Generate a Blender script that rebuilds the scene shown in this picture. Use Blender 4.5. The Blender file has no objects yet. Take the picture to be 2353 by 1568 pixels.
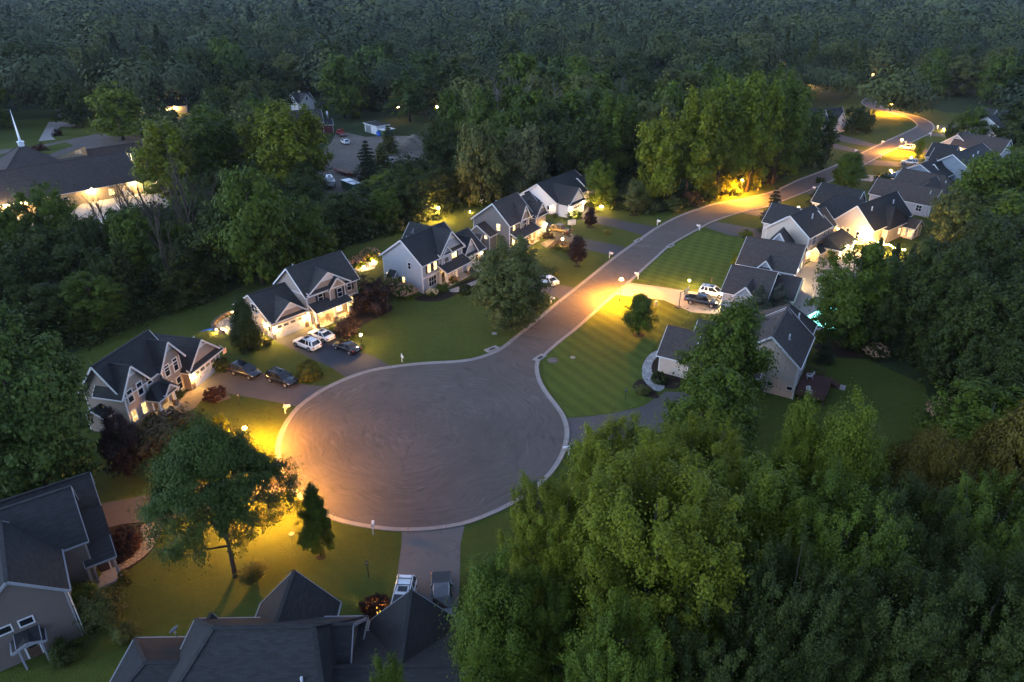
# Dusk aerial view of a cul-de-sac in a wooded suburb, built in metres.
# Plan positions were surveyed from the photograph: at(px, py, z) gives the point of the plane
# at height z that lies under a pixel of the photograph seen at 2353 px width.
import bpy, math, random
import numpy as np
from mathutils import Vector, Matrix
R = math.radians
scene = bpy.context.scene
LINK = scene.collection.objects.link
FOC, PITCH, CAMH, PX, PY = 1600.0, R(27.6), 50.0, 1176.5, 784.0
CP, SP = math.cos(PITCH), math.sin(PITCH)

def at(px, py, z=0.0):
    x = (px-PX)/FOC; y = (PY-py)/FOC
    dy = CP+y*SP; dz = -SP+y*CP
    t = (CAMH-z)/-dz
    return (x*t, dy*t)

def height_at(py, b):
    y = (PY-py)/FOC
    return CAMH+(-SP+y*CP)*(b[1]/(CP+y*SP))

def depth_of(b, z=0.0):
    return b[1]*CP-(z-CAMH)*SP

def tag(o, label=None, cat=None, group=None, kind=None):
    if label: o['label'] = label
    if cat: o['category'] = cat
    if group: o['group'] = group
    if kind: o['kind'] = kind
    return o

def empty(name, loc, rz=0.0, label=None, cat=None, group=None, kind=None):
    o = bpy.data.objects.new(name, None); LINK(o)
    o.location = (loc[0], loc[1], loc[2] if len(loc) > 2 else 0.0); o.rotation_euler = (0, 0, rz)
    return tag(o, label, cat, group, kind)

class MB:
    """collects faces and links them as ONE mesh object"""
    def __init__(s): s.v = []; s.f = []; s.m = []; s.sm = []
    def face(s, pts, m=0, sm=False):
        i = len(s.v); s.v += [tuple(p) for p in pts]; s.f.append(tuple(range(i, i+len(pts)))); s.m.append(m); s.sm.append(sm)
    def box(s, x0, x1, y0, y1, z0, z1, m=0):
        p = [(x0,y0,z0),(x1,y0,z0),(x1,y1,z0),(x0,y1,z0),(x0,y0,z1),(x1,y0,z1),(x1,y1,z1),(x0,y1,z1)]
        s.hexa(p, m)
    def hexa(s, p, m=0):
        i = len(s.v); s.v += [tuple(q) for q in p]
        for f in ((0,3,2,1),(4,5,6,7),(0,1,5,4),(1,2,6,5),(2,3,7,6),(3,0,4,7)):
            s.f.append(tuple(i+k for k in f)); s.m.append(m); s.sm.append(False)
    def prism(s, poly, z0, z1, m=0):
        n = len(poly)
        s.face([(x, y, z1) for x, y in poly], m); s.face([(x, y, z0) for x, y in reversed(poly)], m)
        for k in range(n):
            a, b = poly[k], poly[(k+1) % n]
            s.face([(a[0],a[1],z0),(b[0],b[1],z0),(b[0],b[1],z1),(a[0],a[1],z1)], m)
    def beam(s, p, q, w, h, m=0):
        p = Vector(p); q = Vector(q); d = (q-p).normalized()
        side = d.cross(Vector((0,0,1)))
        side = side.normalized() if side.length > 1e-4 else Vector((1,0,0))
        up = side.cross(d).normalized()
        a, b = side*w/2, up*h/2
        s.hexa([p-a-b, q-a-b, q+a-b, p+a-b, p-a+b, q-a+b, q+a+b, p+a+b], m)
    def tube(s, pts, rad, n=8, m=0, cap=True):
        pts = [Vector(p) for p in pts]
        if not hasattr(rad, '__len__'): rad = [rad]*len(pts)
        i0 = len(s.v); ref = Vector((0.31, 0.95, 0.1)).normalized()
        for k, p in enumerate(pts):
            d = (pts[min(k+1, len(pts)-1)]-pts[max(k-1, 0)]).normalized()
            a = d.cross(ref)
            if a.length < 1e-3: a = d.cross(Vector((1,0,0)))
            a.normalize(); b = d.cross(a)
            for j in range(n):
                t = 2*math.pi*j/n
                s.v.append(tuple(p+(a*math.cos(t)+b*math.sin(t))*rad[k]))
        for k in range(len(pts)-1):
            for j in range(n):
                s.f.append((i0+k*n+j, i0+k*n+(j+1) % n, i0+(k+1)*n+(j+1) % n, i0+(k+1)*n+j)); s.m.append(m); s.sm.append(True)
        if cap:
            s.f.append(tuple(i0+j for j in range(n-1, -1, -1))); s.m.append(m); s.sm.append(False)
            e = i0+(len(pts)-1)*n
            s.f.append(tuple(e+j for j in range(n))); s.m.append(m); s.sm.append(False)
    def cyl(s, c, r, h, n=12, m=0, r2=None):
        s.tube([c, (c[0], c[1], c[2]+h)], [r, r if r2 is None else r2], n, m)
    def ball(s, c, r, n=8, m=0, sz=1.0):
        rows = max(4, n//2); i0 = len(s.v)
        for a in range(rows+1):
            t = math.pi*a/rows
            for b in range(n):
                p = 2*math.pi*b/n
                s.v.append((c[0]+r*math.sin(t)*math.cos(p), c[1]+r*math.sin(t)*math.sin(p), c[2]+r*sz*math.cos(t)))
        for a in range(rows):
            for b in range(n):
                s.f.append((i0+a*n+b, i0+(a+1)*n+b, i0+(a+1)*n+(b+1) % n, i0+a*n+(b+1) % n)); s.m.append(m); s.sm.append(True)
    def loft(s, rings, m=0, cap=True, sm=True):
        n = len(rings[0]); i0 = len(s.v)
        for r in rings: s.v += [tuple(p) for p in r]
        for k in range(len(rings)-1):
            for j in range(n):
                s.f.append((i0+k*n+j, i0+k*n+(j+1) % n, i0+(k+1)*n+(j+1) % n, i0+(k+1)*n+j)); s.m.append(m); s.sm.append(sm)
        if cap:
            s.f.append(tuple(i0+j for j in range(n-1, -1, -1))); s.m.append(m); s.sm.append(False)
            e = i0+(len(rings)-1)*n
            s.f.append(tuple(e+j for j in range(n))); s.m.append(m); s.sm.append(False)
    def build(s, name, mats, parent=None, uv=False, loc=None, rz=None):
        me = bpy.data.meshes.new(name)
        me.from_pydata(s.v, [], s.f)
        for mt in (mats if isinstance(mats, (list, tuple)) else [mats]): me.materials.append(mt)
        me.polygons.foreach_set('material_index', s.m)
        me.polygons.foreach_set('use_smooth', s.sm)
        if uv:
            lay = me.uv_layers.new(name='uv')
            dat = np.zeros(len(me.loops)*2, dtype=np.float32)
            for p in me.polygons:
                nrm = p.normal
                t = Vector((0,0,1)).cross(nrm)
                t = t.normalized() if t.length > 1e-3 else Vector((1,0,0))
                b = nrm.cross(t)
                for li in p.loop_indices:
                    co = me.vertices[me.loops[li].vertex_index].co
                    dat[2*li] = co.dot(t); dat[2*li+1] = co.dot(b)
            lay.data.foreach_set('uv', dat)
        me.update()
        o = bpy.data.objects.new(name, me); LINK(o)
        if parent is not None: o.parent = parent
        if loc is not None: o.location = loc
        if rz is not None: o.rotation_euler = (0, 0, rz)
        return o

def copy_tree(o, parent=None):
    c = o.copy(); LINK(c)
    if parent is not None: c.parent = parent
    for ch in list(o.children): copy_tree(ch, c)
    return c

# ---------------------------------------------------------------- materials
class NT:
    def __init__(s, name):
        s.mat = bpy.data.materials.new(name); s.mat.use_nodes = True
        s.t = s.mat.node_tree; s.t.nodes.clear()
        s.out = s.n('ShaderNodeOutputMaterial')
    def n(s, typ, **kw):
        nd = s.t.nodes.new(typ)
        for k, v in kw.items():
            if k[0] == '_': nd.inputs[int(k[1:]) if k[1:].isdigit() else k[1:].replace('_', ' ')].default_value = v
            else: setattr(nd, k, v)
        return nd
    def l(s, a, b):
        s.t.links.new(a, b)
    def mix(s, fac, a, b, mode='MIX'):
        m = s.n('ShaderNodeMix', data_type='RGBA', blend_type=mode)
        for i, x in ((0, fac), (6, a), (7, b)):
            if hasattr(x, 'is_output'): s.l(x, m.inputs[i])
            else: m.inputs[i].default_value = x if i == 0 else (*x, 1.0)
        return m.outputs[2]
    def math(s, op, a, b=0.0, c=0.0):
        m = s.n('ShaderNodeMath', operation=op)
        for i, x in enumerate((a, b, c)):
            if hasattr(x, 'is_output'): s.l(x, m.inputs[i])
            else: m.inputs[i].default_value = x
        return m.outputs[0]
    def coord(s, which='Object'):
        return s.n('ShaderNodeTexCoord').outputs[which]
    def mapping(s, vec, scale=(1,1,1), rot=(0,0,0)):
        m = s.n('ShaderNodeMapping'); s.l(vec, m.inputs[0]); m.inputs[3].default_value = scale; m.inputs[2].default_value = rot
        return m.outputs[0]
    def noise(s, vec, scale, detail=4.0, rough=.55, dist=0.0):
        m = s.n('ShaderNodeTexNoise'); s.l(vec, m.inputs['Vector'])
        m.inputs['Scale'].default_value = scale; m.inputs['Detail'].default_value = detail
        m.inputs['Roughness'].default_value = rough; m.inputs['Distortion'].default_value = dist
        return m.outputs[0]
    def ramp(s, fac, lo, hi):
        m = s.n('ShaderNodeMapRange', clamp=True); s.l(fac, m.inputs[0])
        m.inputs[1].default_value = lo; m.inputs[2].default_value = hi
        return m.outputs[0]
    def bump(s, h, strength, dist=0.05):
        b = s.n('ShaderNodeBump'); s.l(h, b.inputs['Height']); b.inputs['Strength'].default_value = strength; b.inputs['Distance'].default_value = dist
        return b.outputs[0]
    def pbr(s, col, rough=.8, spec=.3, metal=0.0, normal=None, coat=0.0):
        p = s.n('ShaderNodeBsdfPrincipled')
        for k, x in (('Base Color', col), ('Roughness', rough), ('Specular IOR Level', spec), ('Metallic', metal), ('Coat Weight', coat)):
            if hasattr(x, 'is_output'): s.l(x, p.inputs[k])
            else: p.inputs[k].default_value = (*x, 1.0) if k == 'Base Color' else x
        if normal is not None: s.l(normal, p.inputs['Normal'])
        s.l(p.outputs[0], s.out.inputs[0])
        return s.mat

def plain(name, col, rough=.6, spec=.4, metal=0.0, coat=0.0, var=.12, scale=3.0):
    t = NT(name)
    f = t.noise(t.coord(), scale, 5.0)
    c = t.mix(f, tuple(x*(1-var) for x in col), tuple(min(1, x*(1+var)) for x in col))
    return t.pbr(c, rough, spec, metal, coat=coat)

def glow(name, col, strength):
    t = NT(name)
    e = t.n('ShaderNodeEmission'); e.inputs[0].default_value = (*col, 1); e.inputs[1].default_value = strength
    t.l(e.outputs[0], t.out.inputs[0])
    return t.mat

def room(name, col, strength):      # a lit room behind glass: curtains and furniture break the glow
    t = NT(name); co = t.coord()
    a = t.noise(co, 1.7, 2.0); b = t.noise(t.mapping(co, (7, 7, .6)), 1.0, 1.0)
    e = t.n('ShaderNodeEmission'); e.inputs[0].default_value = (*col, 1)
    t.l(t.math('MULTIPLY', t.math('MULTIPLY_ADD', t.ramp(a, .35, .65), 1.0, .25), t.math('MULTIPLY_ADD', b, strength, strength*.4)), e.inputs[1])
    g = t.n('ShaderNodeBsdfGlossy'); g.inputs['Roughness'].default_value = .05; m = t.n('ShaderNodeMixShader'); m.inputs[0].default_value = .08
    t.l(e.outputs[0], m.inputs[1]); t.l(g.outputs[0], m.inputs[2]); t.l(m.outputs[0], t.out.inputs[0])
    return t.mat

def siding(name, col):
    t = NT(name); co = t.coord()
    sp = t.n('ShaderNodeSeparateXYZ'); t.l(co, sp.inputs[0])
    saw = t.math('FRACT', t.math('MULTIPLY', sp.outputs[2], 1/0.17))
    edge = t.ramp(saw, 0.0, 0.22)
    f = t.noise(co, 1.3, 5.0)
    c = t.mix(f, tuple(x*.9 for x in col), tuple(x*1.08 for x in col))
    c = t.mix(edge, tuple(x*.62 for x in col), c)
    return t.pbr(c, .75, .25, normal=t.bump(saw, .4, .03))

def shingle(name, col, sx=3.0):
    t = NT(name); uv = t.coord('UV')
    b = t.n('ShaderNodeTexBrick', offset=.5)
    t.l(uv, b.inputs[0])
    b.inputs['Color1'].default_value = (*[x*.58 for x in col], 1); b.inputs['Color2'].default_value = (*[x*1.5 for x in col], 1)
    b.inputs['Mortar'].default_value = (*[x*.4 for x in col], 1)
    b.inputs['Scale'].default_value = 1.0; b.inputs['Mortar Size'].default_value = .012
    b.inputs['Brick Width'].default_value = .55; b.inputs['Row Height'].default_value = .16; b.inputs['Bias'].default_value = -.1
    big = t.noise(t.coord(), .35, 4.0)
    gr = t.noise(uv, 9.0, 3.0)
    c = t.mix(t.ramp(big, .3, .7), tuple(x*.85 for x in col), tuple(x*1.15 for x in col))
    c = t.mix(.62, c, b.outputs[0])
    c = t.mix(t.ramp(gr, .3, .75), c, t.mix(.5, c, tuple(x*1.5 for x in col)))
    return t.pbr(c, .9, .2, normal=t.bump(b.outputs[1], .35, .02))

def leafmat(name, dark, light, transl=.25, hue=.25):
    dark, light = ((c_[0]*1.24, c_[1]*.98, c_[2]*.72) for c_ in (dark, light))
    t = NT(name)
    g = t.n('ShaderNodeNewGeometry').outputs['Random Per Island']
    ob = t.n('ShaderNodeObjectInfo').outputs['Random']
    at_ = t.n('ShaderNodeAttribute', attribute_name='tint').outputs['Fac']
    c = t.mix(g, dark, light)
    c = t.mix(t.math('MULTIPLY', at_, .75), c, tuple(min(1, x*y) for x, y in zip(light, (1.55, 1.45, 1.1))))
    c = t.mix(t.math('MULTIPLY', ob, hue*2), c, t.mix(.65, c, (dark[0]*.9, dark[1]*.8, dark[2]*1.1)))
    d = t.n('ShaderNodeBsdfPrincipled'); t.l(c, d.inputs[0]); d.inputs['Roughness'].default_value = .6; d.inputs['Specular IOR Level'].default_value = .15
    tr = t.n('ShaderNodeBsdfTranslucent'); t.l(c, tr.inputs[0])
    m = t.n('ShaderNodeMixShader'); m.inputs[0].default_value = transl
    t.l(d.outputs[0], m.inputs[1]); t.l(tr.outputs[0], m.inputs[2]); t.l(m.outputs[0], t.out.inputs[0])
    return t.mat

def grass(name, dark, light, stripe=None, stripe2=None):
    t = NT(name); co = t.coord()
    a = t.noise(co, .07, 5.0); b = t.noise(co, 1.1, 6.0, .7); f = t.noise(co, 7.0, 3.0, .7)
    c = t.mix(t.ramp(a, .3, .7), dark, light)
    c = t.mix(t.math('MULTIPLY', t.ramp(b, .35, .75), .45), c, tuple(x*1.5 for x in light))
    c = t.mix(t.math('MULTIPLY', t.ramp(f, .4, .8), .4), c, tuple(x*.5 for x in dark))
    w1 = t.ramp(t.noise(co, .23, 6.0, .65, .6), .56, .74); c = t.mix(t.math('MULTIPLY', w1, .55), c, (light[0]*1.25, light[1]*.86, light[2]*1.3))
    w2 = t.ramp(t.noise(co, .5, 5.0, .7, 1.2), .60, .72); c = t.mix(t.math('MULTIPLY', w2, .4), c, tuple(x*.62 for x in dark))
    for st in (stripe, stripe2):
        if st is None: continue
        ang, wid, amt = st
        w = t.n('ShaderNodeTexWave', wave_type='BANDS', bands_direction='X', wave_profile='SIN')
        t.l(t.mapping(co, (1/wid, 1/wid, 1), (0, 0, ang)), w.inputs[0])
        w.inputs['Scale'].default_value = .314; w.inputs['Distortion'].default_value = 1.6; w.inputs['Detail'].default_value = 2; w.inputs['Detail Scale'].default_value = .3
        c = t.mix(t.math('MULTIPLY', t.ramp(w.outputs[1], .25, .75), amt), c, tuple(x*1.9 for x in light))
    return t.pbr(c, .95, .1, normal=t.bump(t.math('ADD', f, b), .9, .12))

def asphalt(name, col, swirl=None):
    t = NT(name); co = t.coord()
    a = t.noise(co, .12, 5.0); f = t.noise(co, 22.0, 2.0, .7); s = t.noise(co, .8, 6.0, .75, 1.0)
    c = t.mix(t.ramp(a, .3, .7), tuple(x*.85 for x in col), tuple(x*1.12 for x in col))
    c = t.mix(t.math('MULTIPLY', t.ramp(s, .52, .72), .35), c, tuple(x*1.45 for x in col))
    c = t.mix(t.math('MULTIPLY', t.ramp(f, .4, .8), .22), c, tuple(x*.6 for x in col))
    vd = t.n('ShaderNodeVectorMath', operation='ADD'); nz = t.n('ShaderNodeTexNoise'); t.l(co, nz.inputs['Vector']); nz.inputs['Scale'].default_value = .6; nz.inputs['Detail'].default_value = 5
    t.l(co, vd.inputs[0]); sc = t.n('ShaderNodeVectorMath', operation='SCALE'); t.l(nz.outputs[1], sc.inputs[0]); sc.inputs['Scale'].default_value = 2.4; t.l(sc.outputs[0], vd.inputs[1])
    ve = t.n('ShaderNodeTexVoronoi', feature='DISTANCE_TO_EDGE'); t.l(vd.outputs[0], ve.inputs['Vector']); ve.inputs['Scale'].default_value = .09
    c = t.mix(t.math('MULTIPLY', t.ramp(ve.outputs[0], .012, .004), t.math('MULTIPLY', t.ramp(a, .42, .55), .28)), c, tuple(x*.35 for x in col))   # sealed cracks
    c = t.mix(t.math('MULTIPLY', t.ramp(t.noise(co, .35, 3.0, .5, .3), .66, .74), .4), c, tuple(x*.55 for x in col))   # oil and damp patches
    if swirl:   # tyre scuffs run in rings round the middle of the turning circle
        m = t.n('ShaderNodeVectorMath', operation='SUBTRACT'); t.l(co, m.inputs[0]); m.inputs[1].default_value = (swirl[0], swirl[1], 0)
        sp = t.n('ShaderNodeSeparateXYZ'); t.l(m.outputs[0], sp.inputs[0])
        wob = t.math('MULTIPLY', t.noise(co, .11, 2.0), 7.0)
        r = t.math('ADD', t.math('SQRT', t.math('ADD', t.math('MULTIPLY', sp.outputs[0], sp.outputs[0]), t.math('MULTIPLY', sp.outputs[1], sp.outputs[1]))), wob)
        th = t.math('ARCTAN2', sp.outputs[1], sp.outputs[0])
        cb = t.n('ShaderNodeCombineXYZ'); t.l(t.math('MULTIPLY', r, 1.5), cb.inputs[0]); t.l(t.math('MULTIPLY', th, 2.2), cb.inputs[1])
        st = t.noise(cb.outputs[0], 1.6, 6.0, .72)
        msk = t.ramp(t.noise(co, .16, 3.0), .38, .62)
        c = t.mix(t.math('MULTIPLY', t.math('MULTIPLY', t.ramp(st, .52, .68), msk), .8), c, tuple(x*1.7 for x in col))
        c = t.mix(t.math('MULTIPLY', t.ramp(st, .46, .32), .65), c, tuple(x*.5 for x in col))
    return t.pbr(c, .85, .3, normal=t.bump(f, .35, .02))

def stone(name, c1, c2, scale=2.2, mortar=.6):
    t = NT(name); co = t.coord()
    v = t.n('ShaderNodeTexVoronoi', feature='F1'); t.l(co, v.inputs['Vector']); v.inputs['Scale'].default_value = scale
    e = t.n('ShaderNodeTexVoronoi', feature='DISTANCE_TO_EDGE'); t.l(co, e.inputs['Vector']); e.inputs['Scale'].default_value = scale
    sp = t.n('ShaderNodeSeparateXYZ'); t.l(v.outputs['Color'], sp.inputs[0])
    c = t.mix(sp.outputs[0], c1, c2)
    c = t.mix(t.ramp(e.outputs[0], .0, .07), tuple(x*mortar*.6 for x in c1), c)
    return t.pbr(c, .9, .2, normal=t.bump(t.ramp(e.outputs[0], 0, .15), .5, .05))

def speckle(name, c1, c2, scale=9.0):
    t = NT(name); co = t.coord()
    c = t.mix(t.ramp(t.noise(co, scale, 4.0, .8), .35, .7), c1, c2)
    c = t.mix(t.math('MULTIPLY', t.ramp(t.noise(co, scale*.12, 3.0), .35, .7), .5), c, c1)
    return t.pbr(c, .95, .1, normal=t.bump(t.noise(co, scale*2, 2.0), .6, .05))

M = dict(
    undergrowth=speckle('undergrowth', (.018,.026,.010), (.040,.060,.018), 1.4),
    lawn=grass('lawn', (.042,.056,.010), (.066,.084,.015)),
    lawn_striped=grass('lawn_striped', (.048,.066,.011), (.072,.096,.016), (R(-33), 2.1, .2)),
    lawn_crossed=grass('lawn_crossed', (.048,.066,.011), (.072,.096,.016), (R(-52), 1.9, .2), (R(22), 2.3, .16)),
    asphalt=asphalt('asphalt', (.095,.080,.072), (-11.4, 73.0)),
    drive=asphalt('drive_asphalt', (.086,.076,.074)), drive_pale=asphalt('drive_pale', (.122,.110,.105)),
    drive_dark=asphalt('drive_dark', (.045,.045,.052)),
    concrete=asphalt('concrete', (.27,.25,.24)), kerb=asphalt('kerb_concrete', (.25,.225,.21)),
    mulch=speckle('mulch', (.018,.013,.010), (.045,.032,.024), 6.0),
    gravel=speckle('gravel', (.11,.085,.06), (.30,.23,.16), 5.0),
    dirt=speckle('dirt', (.10,.085,.07), (.19,.165,.14), .8),
    paver=stone('paver', (.20,.16,.13), (.30,.24,.19), 2.0),
    cobble=stone('cobble', (.26,.25,.25), (.40,.39,.38), 1.9),
    ledge=stone('ledge_stone', (.12,.085,.06), (.28,.20,.14), 3.2),
    white=plain('white_trim', (.60,.58,.57), .5, .4, var=.05),
    offwhite=siding('white_siding', (.62,.62,.63)),
    taupe=siding('taupe_siding', (.31,.245,.205)),
    tan=siding('tan_siding', (.40,.335,.26)),
    beige=siding('beige_siding', (.50,.41,.335)),
    greige=siding('greige_siding', (.345,.345,.365)),
    slate=siding('slate_siding', (.19,.165,.15)),
    bluegrey=siding('bluegrey_siding', (.22,.25,.29)),
    browngrey=siding('browngrey_siding', (.15,.12,.105)),
    brick=siding('pale_brick', (.40,.30,.19)),
    barnred=siding('barn_red', (.12,.02,.022)),
    roof_dark=shingle('roof_dark', (.030,.030,.031)),
    roof_grey=shingle('roof_grey', (.040,.038,.037)),
    roof_brown=shingle('roof_brown', (.056,.046,.042)),
    roof_slate=shingle('roof_slate', (.025,.025,.026)),
    gable_panel=plain('gable_panel', (.66,.60,.55), .6, .3),
    shutter=plain('shutter', (.030,.026,.026), .6, .3),
    glass=plain('window_glass', (.012,.014,.018), .06, .6, var=.3, scale=.8),
    frost=plain('skylight_glass', (.20,.23,.25), .15, .6),
    lit=room('lit_window', (1.0,.62,.20), 1.5),
    lit_soft=room('lit_window_soft', (1.0,.58,.20), .6),
    lit_bright=room('lit_window_bright', (1.0,.66,.26), 2.4),
    door=plain('door_brown', (.09,.05,.035), .5, .4),
    door_blue=plain('door_bluegrey', (.10,.13,.17), .5, .4),
    iron=plain('black_iron', (.012,.012,.013), .45, .5),
    pipe=plain('vent_pipe', (.40,.41,.43), .5, .4),
    gutter=plain('gutter_grey', (.24,.24,.26), .5, .4),
    galv=plain('galvanised', (.42,.43,.45), .35, .5, metal=.6),
    wood=plain('weathered_wood', (.16,.11,.075), .85, .2, var=.3, scale=6),
    redwood=plain('deck_red', (.075,.034,.030), .8, .25, var=.25, scale=5),
    fence=plain('fence_wood', (.20,.10,.06), .85, .2, var=.3, scale=4),
    bark=plain('bark', (.060,.048,.038), .95, .1, var=.4, scale=7),
    bark_dead=plain('bark_dead', (.34,.31,.29), .95, .1, var=.3, scale=6),
    bark_pale=plain('bark_pale', (.15,.135,.125), .95, .1, var=.3, scale=6),
    rubber=plain('rubber', (.012,.012,.012), .9, .2),
    rim=plain('alloy_rim', (.38,.38,.40), .3, .6, metal=.7),
    paint_white=plain('paint_white', (.74,.75,.77), .28, .5, coat=.8, var=.03),
    paint_black=plain('paint_black', (.009,.010,.013), .22, .5, coat=.9, var=.05),
    paint_navy=plain('paint_dark_blue', (.010,.012,.020), .22, .5, coat=.9, var=.05),
    paint_bronze=plain('paint_bronze', (.115,.085,.055), .3, .5, metal=.4, coat=.8, var=.05),
    paint_silver=plain('paint_silver', (.48,.49,.50), .3, .5, metal=.4, coat=.7, var=.05),
    paint_grey=plain('paint_dark_grey', (.045,.048,.055), .3, .5, coat=.7, var=.05),
    paint_orange=plain('paint_orange', (.42,.13,.025), .5, .4, var=.25),
    paint_red=plain('paint_red', (.20,.028,.022), .5, .4, var=.25),
    tonneau=plain('tonneau_vinyl', (.030,.033,.036), .55, .35),
    headlamp=plain('headlamp_glass', (.62,.62,.60), .1, .7),
    taillamp=plain('taillamp_red', (.34,.012,.012), .2, .6),
    tarp=plain('blue_tarp', (.03,.11,.42), .5, .4, var=.35, scale=3),
    green_metal=plain('green_metal', (.06,.11,.06), .6, .3),
    sodium=glow('sodium_lamp', (1.0,.39,.026), 11000.0), sodium_cap=glow('sodium_cap', (1.0,.48,.10), 10.0),
    warm=glow('warm_lamp', (1.0,.56,.15), 900.0),
    flood=glow('flood_lamp', (1.0,.68,.28), 600.0),
    pool=glow('pool_light', (.35,1.0,.85), 30.0),
    lit_porch=plain('porch_ceiling', (.62,.58,.52), .7, .3),
)
GREEN = dict(
    green=leafmat('leaf_green', (.026,.058,.008), (.060,.108,.014)),
    fresh=leafmat('leaf_fresh', (.046,.092,.008), (.098,.155,.016)),
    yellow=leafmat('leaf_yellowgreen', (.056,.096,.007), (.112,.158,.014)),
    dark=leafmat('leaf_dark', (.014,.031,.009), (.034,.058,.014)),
    olive=leafmat('leaf_olive', (.045,.070,.024), (.082,.112,.042)),
    silver=leafmat('leaf_silver', (.055,.085,.045), (.105,.140,.080)),
    locust=leafmat('leaf_locust', (.022,.052,.014), (.050,.094,.026)),
    rust=leafmat('leaf_rust', (.050,.056,.010), (.088,.086,.018)),
    purple=leafmat('leaf_purple', (.013,.010,.012), (.028,.019,.023), .15),
    barberry=leafmat('leaf_barberry', (.022,.012,.011), (.042,.022,.019), .15),
    smoke=leafmat('leaf_smoke', (.034,.033,.022), (.064,.058,.038)),
    spruce=leafmat('needle_blue', (.036,.056,.056), (.070,.095,.095), .1),
    pine=leafmat('needle_dark', (.014,.028,.014), (.030,.050,.024), .1),
    box=leafmat('leaf_box', (.040,.060,.012), (.080,.105,.020)),
    petal=leafmat('petal_white', (.42,.40,.36), (.62,.58,.54), .2),
    petal_pink=leafmat('petal_dusky', (.20,.15,.14), (.36,.29,.27), .2),
    straw=leafmat('grass_blade', (.060,.090,.030), (.130,.150,.060), .3),
)
# ---------------------------------------------------------------- ground, roads, lawns
def spline(pts, step=1.2, closed=False):
    P = [Vector((p[0], p[1])) for p in pts]; out = []; n = len(P)
    for i in range(n if closed else n-1):
        if closed: a, b, c, d = P[(i-1) % n], P[i], P[(i+1) % n], P[(i+2) % n]
        else: a, b, c, d = P[max(i-1, 0)], P[i], P[i+1], P[min(i+2, n-1)]
        k = max(1, int((c-b).length/step))
        for j in range(k):
            t = j/k
            out.append(.5*((2*b)+(c-a)*t+(2*a-5*b+4*c-d)*t*t+(3*b-a-3*c+d)*t**3))
    if not closed: out.append(P[-1])
    return out

def inset(line, d):
    out = []
    for i, p in enumerate(line):
        t = (line[min(i+1, len(line)-1)]-line[max(i-1, 0)]).normalized()
        out.append(p+Vector((-t.y, t.x))*d)
    return out

def sheet(name, pts, z, mat, label=None, step=None, px=True, kind='structure'):
    w = [at(*p) for p in pts] if px else pts
    if step: w = [(p.x, p.y) for p in spline(w, step, True)]
    m = MB(); m.face([(x, y, z) for x, y in w])
    o = m.build(name, mat); o['kind'] = kind
    if label: o['label'] = label
    return o

m = MB(); m.face([(-2600,-300,-.02),(2600,-300,-.02),(2600,2600,-.02),(-2600,2600,-.02)])
tag(m.build('ground', M['undergrowth']), 'dark leafy woodland floor spreading beyond every lawn', kind='structure')

LAWN = [(-300,980),(60,862),(190,802),(300,748),(480,696),(560,656),(640,604),(760,575),(850,556),(880,540),(1000,494),(1080,458),(1180,438),(1290,440),(1345,462),(1420,478),(1480,492),(1550,486),(1620,457),(1680,441),(1740,425),(1800,408),(1850,383),(1888,366),(1895,340),(1870,300),(1900,258),(1945,228),(1978,205),(1985,190),(2062,192),(2085,215),(2120,245),(2170,258),(2250,262),(2353,268),(2700,290),(2700,430),(2353,440),(2200,520),(2110,600),(2040,660),(1930,780),(1890,820),(1990,826),(2125,885),(2145,960),(2085,1025),(1990,1062),(1900,1075),(1740,1290),(1600,1568),(1600,2300),(200,2500),(-500,2300),(-700,1500)]
sheet('lawn', LAWN, 0.0, M['lawn'], 'mown grass of the gardens on both sides of the street')
LEFT = [(1977,201),(2008,205),(2025,212),(2010,219),(1994,224),(1980,232),(1981,239),(1992,246),(2015,253),(2038,258),(2060,264),(2087,272),(2101,281),(2105,290),(2087,301),(2050,317.5),(2015,334),(1982,350),(1940,370),(1890,392),(1872,399),(1832,414),(1790,434),(1765,443),(1701,458),(1639,469),(1589,485),(1551,500),(1509,522),(1479,542),(1439,570),(1401,598),(1351,638),(1319,663),(1286,689),(1226,739),(1176,779),(1152,798),(1122,813),(1083,825),(1040,830),(998,832),(945,836),(898,842),(851,850),(796,868),(748,890),(713,911),(681,936),(657,966),(640,998),(633,1027),(634,1060),(645,1092),(665,1122),(696,1157),(735,1184),(786,1203),(853,1216),(913,1222),(988,1220),(1061,1209),(1110,1193),(1150,1176),(1184,1158),(1214,1140),(1246,1114),(1271,1088),(1290,1061),(1301,1036),(1308,1008),(1308,983),(1299,956),(1284,933),(1264,908),(1247,881),(1239,855),(1240,832),(1256,816),(1276,798),(1299,779),(1336,749),(1416,677),(1446,652),(1476,624),(1509,594),(1531,574),(1551,559),(1606,528),(1641,510),(1701,490),(1765,476),(1797,464),(1840,447),(1877,432),(1907,419),(1977,385),(2015,365),(2065,340),(2102,325),(2138,307),(2148,294),(2139,281),(2115,270),(2077,260),(2040,250),(2020,240),(2013,231),(2020,223),(2042,215),(2064,207),(2068,199)]
edge = spline([at(*p) for p in LEFT], 1.1)
inner = inset(edge, .60)
m = MB(); m.face([(p.x, p.y, .012) for p in inner])
tag(m.build('road', M['asphalt']), 'grey asphalt street with round turning circle and tyre scuffs', kind='structure')
m = MB(); m.face([(x, y, .006) for x, y in (at(1925,184),at(1978,192),at(2069,197),at(2100,200),at(2400,216),at(2400,222),at(2100,209),at(2066,204.5),at(1977,201),at(1925,193))])
tag(m.build('cross_street', M['asphalt']), 'through street passing the far end of the curving road', kind='structure')
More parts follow.
